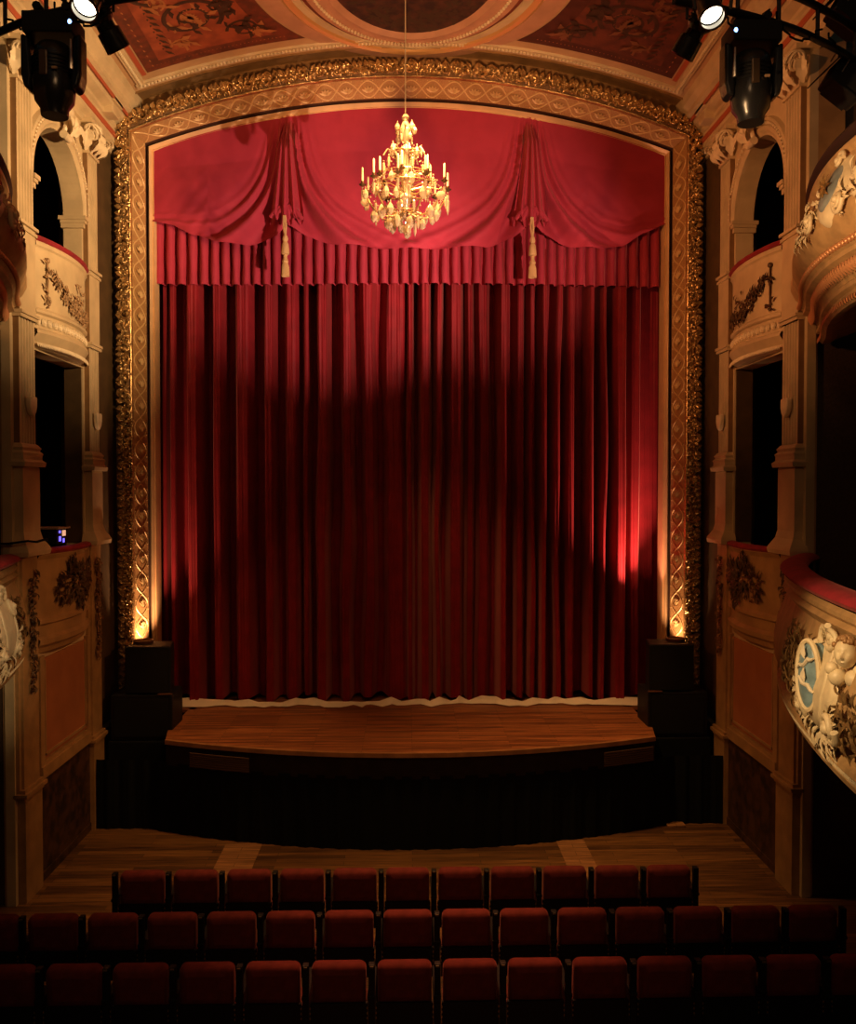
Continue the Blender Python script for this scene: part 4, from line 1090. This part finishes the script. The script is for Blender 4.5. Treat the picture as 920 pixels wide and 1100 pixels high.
def moving_head(s):
    sd = SIDE[s]
    y = 6.25; x = px2x(63, y) if s < 0 else px2x(803, y); zt = EYE+(527-33)/950*y
    T = thing('moving_head_lamp', (x, y, zt-.66), 'big black moving head lamp hanging from the %s truss with a blue status light' % sd, 'stage light', 'moving head lamps')
    g = -s
    m = MB(); m.box(x-.17, x+.17, y-.13, y+.13, zt-.14, zt); m.box(x-.12, x+.12, y-.10, y+.10, zt, zt+.02); bevel(build(m, 'base_box', black, T, smooth=0), .03, 3)
    for q in (-.1, .1):
        m = MB(); m.box(x+q-.025, x+q+.025, y-.03, y+.03, zt+.01, zt+.07); m.tube([(x+q, y-.05, zt+.075), (x+q, y+.05, zt+.075)], .03, 8)
        build(m, 'clamp', black, T)
    for q in (-1, 1):
        m = MB(); m.prism([(x+q*.15, zt-.14), (x+q*.205, zt-.12), (x+q*.205, zt-.40), (x+q*.185, zt-.48), (x+q*.14, zt-.50), (x+q*.13, zt-.40)], 'y', y-.07, y+.07); bevel(build(m, 'yoke_arm', blackg, T, smooth=0), .02, 3)
    m = MB()
    pr = [(.0, .0), (.10, .0), (.125, .03), (.135, .08), (.135, .20), (.145, .26), (.13, .38), (.095, .43), (.09, .48), (.0, .48)]
    m.lathe([(r, -h) for r, h in pr], x, y, zt-.18, 20); hd = build(m, 'lamp_head', blackg, T, smooth=35)
    m = MB()
    for k in range(5): m.lathe([(.137, -.10-.025*k), (.143, -.10-.025*k), (.143, -.11-.025*k), (.137, -.11-.025*k)], x, y, zt-.18, 20)
    build(m, 'cooling_fins', black, hd)
    m = MB(); m.box(x-.05, x+.01, y-.150, y-.128, zt-.44, zt-.27); bevel(build(m, 'bronze_plate', mat('bronze_plate', (.09, .055, .03), .35, .3), hd, smooth=0), .01)
    m = MB(); m.box(x+.04, x+.075, y-.153, y-.14, zt-.40, zt-.385); build(m, 'sticker', mat('sticker', (.45, .28, .15), .6), hd, smooth=0)
    m = MB(); m.tube([(x+g*.165, y-.14, zt-.20), (x+g*.17, y-.15, zt-.30), (x+g*.168, y-.14, zt-.40)], [.006, .010, .017], 8); build(m, 'handle', steel, T)
    m = MB(); m.ball((x+g*.155, y-.125, zt-.075), .020, 10, 8, (.7, .5, 1)); build(m, 'status_light', led, T)
for s in (-1, 1): moving_head(s)
def par(s):
    sd = SIDE[s]; y = 5.70
    x = px2x(95, y) if s < 0 else px2x(762, y); z = EYE+(527-22)/950*y
    T = thing('lit_stage_lamp', (x, y, z-.1), 'lit black spot lamp glowing white on the %s truss' % sd, 'stage light', 'lit spot lamps')
    d = Vector((s*.08, -.50, -.85)).normalized(); b = Vector((x, y, z))-d*.02
    m = MB(); pr = [(0, .26), (.05, .25), (.075, .20), (.09, .12), (.10, .0), (.108, -.02), (.10, -.02), (.092, .02)]
    m.lathe([(r*.85, h) for r, h in pr], b.x, b.y, b.z, 24, up=-d); build(m, 'lamp_can', blackg, T, smooth=35)
    c = b-d*.03
    m = MB(); m.lathe([(.0, 0.012), (.045, .008), (.070, 0)], c.x, c.y, c.z, 24, up=d); build(m, 'lens', lampglow, T)
    m = MB(); m.lathe([(.083, .0), (.086, .02), (.074, .02)], c.x+d.x*.03, c.y+d.y*.03, c.z+d.z*.03, 24, up=d); build(m, 'lens_ring', steel, T)
    m = MB(); m.tube([(x-.115, y, z+.05), (x-.125, y, z+.2), (x, y, z+.27), (x+.125, y, z+.2), (x+.115, y, z+.05)], .012, 6); build(m, 'yoke', black, T)
    e = b+d*.08
    spot('lit_lamp_beam', tuple(e), tuple(e+d*3), 45, (1.0, .72, .42), 80, .6, .08)
    # second lamp aimed at the stage
    x2, y2 = (px2x(120, 6.4), 6.4) if s < 0 else (px2x(741, 6.4), 6.4); z2 = EYE+(527-42)/950*6.4
    T = thing('profile_lamp', (x2, y2, z2-.1), 'unlit black barrel lamp beside the glowing lamp on the %s truss' % sd, 'stage light', 'barrel lamps on the trusses')
    d = Vector((-s*.38, .45, -.72)).normalized(); b = Vector((x2, y2, z2))-d*.12
    m = MB(); m.lathe([(0, -.14), (.07, -.13), (.09, -.06), (.09, .05), (.065, .08), (.065, .12), (.085, .13), (.09, .26), (.08, .265), (.07, .24), (.0, .23)], b.x, b.y, b.z, 22, up=d); build(m, 'barrel', blackg, T, smooth=35)
    m = MB()
    for k in range(4): m.lathe([(.091, -.05+.022*k), (.098, -.05+.022*k), (.098, -.042+.022*k), (.091, -.042+.022*k)], b.x, b.y, b.z, 22, up=d)
    build(m, 'cooling_fins', black, T)
    m = MB(); m.tube([(b.x-.11, b.y, b.z), (b.x-.11, b.y, b.z+.17), (b.x, b.y, b.z+.24), (b.x+.11, b.y, b.z+.17), (b.x+.11, b.y, b.z)], .011, 6); build(m, 'yoke', black, T)
for s in (-1, 1): par(s)
# two lamps with barn doors at the far right end of the truss
for (px, py, yy, tilt, word) in ((908, 14, 6.9, 1, 'upper'), (903, 88, 6.9, -1, 'lower')):
    x = px2x(px, yy); z = EYE+(527-py)/950*yy
    T = thing('flood_lamp', (x, yy, z-.15), 'black boxy lamp with barn doors by the right balcony, %s of the pair' % word, 'stage light', 'barn door lamps')
    def rot(dx, dz, a=.55): return (x+dx*cos(a)+dz*sin(a), z-dx*sin(a)+dz*cos(a))
    m = MB(); P4 = [rot(-.14, .10), rot(.16, .12), rot(.16, -.12), rot(-.14, -.10)]
    m.prism(P4, 'y', yy-.10, yy+.12); bevel(build(m, 'housing', black, T, smooth=0), .015)
    m = MB(); m.prism([rot(-.15, .11), rot(-.14, .11), rot(-.20, -.12), rot(-.21, -.12)], 'y', yy-.13, yy+.13); m.prism([rot(-.10, -.10), rot(.12, -.12), rot(.12, -.13), rot(-.10, -.11)], 'y', yy-.12, yy+.12); build(m, 'barn_door', black, T, smooth=0)
    m = MB(); m.tube([(rot(-.20, .1)[0], yy-.14, rot(-.20, .1)[1]), (rot(-.20, -.02)[0], yy-.14, rot(-.20, -.02)[1])], .006, 5); m.tube([(rot(-.08, .1)[0], yy-.115, rot(-.08, .1)[1]), (rot(-.08, -.02)[0], yy-.115, rot(-.08, -.02)[1])], .005, 5)
    build(m, 'edge_highlight', steel, T)  # steel tubes shaped as highlights along the lamp edges
    m = MB(); m.tube([(x, yy, z+.1), (x+.05, yy+.02, z+.2), (x+.0, yy+.1, z+.25)], .014, 6); build(m, 'bracket', black, T)

# ================================================================= LOUDSPEAKERS AND LOW LAMPS
for s in (-1, 1):
    sd = SIDE[s]
    T = thing('loudspeaker', (s*3.86, 12.62, 1.9), 'black loudspeaker cabinet on top of the subwoofer at the %s of the stage' % sd, 'loudspeaker', 'speaker cabinets')
    m = MB(s); m.prism([(3.38, 12.45), (4.03, 12.45), (3.95, 12.93), (3.46, 12.93)], 'z', 1.75, 2.42); bevel(build(m, 'cabinet', black, T, smooth=0), .02)
    m = MB(s); m.grid(lambda i, j: (3.41+.59*i/10, 12.44-.03*sin(PI*i/10), 1.78+.61*j/6), 11, 7); build(m, 'grille', mat('speaker_grille', (.007, .008, .008), .7, bump=.5, bscale=300, spec=.2), T)
    m = MB(s); m.box(4.0, 4.02, 12.6, 12.75, 2.1, 2.2); build(m, 'side_handle', blackg, T)
    T = thing('subwoofer', (s*3.86, 12.65, 1.1), 'large black subwoofer below the loudspeaker at the %s of the stage' % sd, 'loudspeaker', 'subwoofers')
    m = MB(s); m.box(3.36, 4.22, 12.42, 13.0, 1.1, 1.75); bevel(build(m, 'cabinet', black, T, smooth=0), .02)
    m = MB(s); m.box(3.42, 4.16, 12.405, 12.42, 1.16, 1.69); build(m, 'grille', MATS['speaker_grille'], T, smooth=0)
    m = MB(s); m.box(3.36, 3.56, 12.41, 12.44, 1.75, 1.765); build(m, 'top_lip', mat('brown_tape', (.16, .07, .03), .6), T, smooth=0)
    # uplight lamp behind the speaker
    T = thing('floor_uplight', (s*4.08, 13.05, 2.62), 'low brown lamp tray on the %s loudspeaker lighting the gilded frame' % sd, 'uplight', 'uplights under the frame')
    m = MB(s); m.lathe([(0, .0), (.13, .0), (.15, .04), (.13, .045), (.11, .015), (0, .015)], 3.86, 12.78, 2.42, 20); build(m, 'lamp_tray', mat('brown_metal', (.2, .08, .03), .4, .4), T)
    m = MB(s); m.tube([(3.74, 12.70, 2.46), (3.86, 12.66, 2.47), (3.97, 12.70, 2.46)], .006, 5); build(m, 'wire_guard', brass, T)

# hatches in the floor
for (xa, xb, word) in ((px2x(236, 11.2)+.0, px2x(276, 11.2), 'left'), (px2x(603, 11.2), px2x(634, 11.2), 'right')):
    m = MB(); m.box(xa, xb, 9.3, 11.5, .001, .008); o = build(m, 'floor_hatch_strip', whatch, smooth=0, origin=((xa+xb)/2, 10.4, 0))
    tag(o, 'paler strip of boards in the floor before the stage, %s one' % word, 'floor hatch')
m = MB(); m.box(3.5, 3.75, 11.9, 12.1, 0.0, .03); 
bevel(build(m, 'wooden_wedge', whatch, smooth=0), .005); o = C.objects[-1]; tag(o, 'small pale wooden wedge on the floor at the right end of the stage', 'wedge')

# ================================================================= SEATS
def make_seat():
    T = thing('theatre_seat', (0, 0, 0), 'seat', 'seat')
    W = .215
    # outline of the back with round upper corners, leaning slightly
    def outline(w_, zb, zt, r):
        pts = [(-w_, zb)]
        for i in range(7): a = PI-PI/2*i/6; pts.append((-w_+r+r*cos(a), zt-r+r*sin(a)))
        for i in range(7): a = PI/2-PI/2*i/6; pts.append((w_-r+r*cos(a), zt-r+r*sin(a)))
        pts.append((w_, zb)); return pts
    def pad(mb, w_, zb, zt, r, yb, yf, puff):
        # closed cushion built from inset rings
        rings = []
        for (ins, y) in ((.0, yb+.07), (.0, yb+.05), (.005, yb+.028), (.016, yb+.012), (.034, yb), (.07, yb-puff)):
            o = outline(w_-ins, zb+ins, zt-ins, max(r-ins, .012)); rings.append([(x, y-(z-zb)*.10, z) for x, z in o])
        front = [[(x, (yb+yf)-y_+(0), z) for (x, y_, z) in []]]
        n = len(rings[0])
        mb.grid(lambda i, j: rings[i][j], len(rings), n, closev=True); b = len(mb.v)
        mb.poly(rings[-1])
        r2 = [rings[0], [(x, y+.03, z) for x, y, z in rings[0]]]
        mb.grid(lambda i, j: r2[i][j], 2, n, closev=True); mb.poly(r2[1])
    m = MB(); pad(m, W, .55, .875, .055, 0.0, .05, .012); bc = build(m, 'back_cushion', seat_m, T, smooth=50)
    m = MB(); m.prism([(-.225, .30), (.225, .30), (.225, .56), (-.225, .56)], 'y', .0, .03); build(m, 'back_shell', black, T, smooth=0)
    m = MB()
    def sc(i, j):
        a = 2*PI*i/20; return (.21*cos(a)*(abs(cos(a))**-.6 if abs(cos(a)) > .2 else 1)*.9 if False else max(-.21, min(.21, .27*cos(a))), .25+max(-.2, min(.2, .26*sin(a))), [.40, .40, .44, .47, .475][j])
    m.grid(lambda i, j: (lambda p, k: (p[0]*k, .25+(p[1]-.25)*k, p[2]))(sc(i, j), [.3, .95, 1, .93, .3][j]), 20, 5, closeu=True); build(m, 'seat_cushion', seat_m, T, smooth=60)
    m = MB(); m.box(-.285, -.235, -.02, .04, .12, .875); m.box(-.290, -.232, -.03, .42, .60, .63); m.box(-.28, -.24, .05, .40, .0, .60); m.box(-.29, -.23, -.05, .45, 0, .02)
    bevel(build(m, 'armrest_standard', black, T, smooth=0), .006)
    m = MB()
    for xx in (-.225, .225):
        for zz in (.53, .49, .45): m.ball((xx*(1 if xx < 0 else 1), -.012, zz), .008, 6, 5, (.7, .6, 1.4))
    build(m, 'rivets', brass, T)
    m = MB(); m.box(-.275, -.245, -.03, -.018, .855, .868); build(m, 'number_plate', mat('dull_plate', (.16, .14, .09), .4, .6), T)
    return T
seat0 = make_seat(); used = [False]
ORD = ['first', 'second', 'third', 'fourth', 'fifth', 'sixth', 'seventh', 'eighth', 'ninth', 'tenth', 'eleventh', 'twelfth', 'thirteenth', 'fourteenth', 'fifteenth']
def row(y, pitch, xleft, n, rowname, group, endleft=True, endright=True):
    for i in range(n):
        x = xleft+pitch*i
        if not used[0]: o = seat0; o.location = (x, y, 0); used[0] = True
        else: o = dup(seat0, (x, y, 0))
        pos = 'leftmost' if i == 0 else 'rightmost' if i == n-1 else 'middle' if i*2 == n-1 else (ORD[i]+' from the left' if i < n/2 else ORD[n-1-i]+' from the right')
        o['label'] = 'red velvet theatre seat, %s, %s' % (rowname, pos); o['category'] = 'seat'; o['group'] = group
        if i == n-1:
            for nm, bx in (('end_standard', (.235, .285, -.02, .04, .12, .875)), ):
                m = MB(); m.box(x+bx[0], x+bx[1], y+bx[2], y+bx[3], bx[4], bx[5]); m.box(x+.24, x+.28, y+.05, y+.4, 0, .6); m.box(x+.23, x+.29, y-.03, y+.42, .6, .63); bevel(build(m, nm, black, o, smooth=0), .006)
P = .52
row(8.62, P, px2x(149, 8.62), 11, 'row nearest the stage', 'seats of the row nearest the stage')
row(7.74, P, px2x(51, 7.74)-P, 15, 'middle row', 'seats of the middle row')
row(6.90, P, px2x(73, 6.90)-P*1, 14, 'row nearest the camera', 'seats of the row nearest the camera')
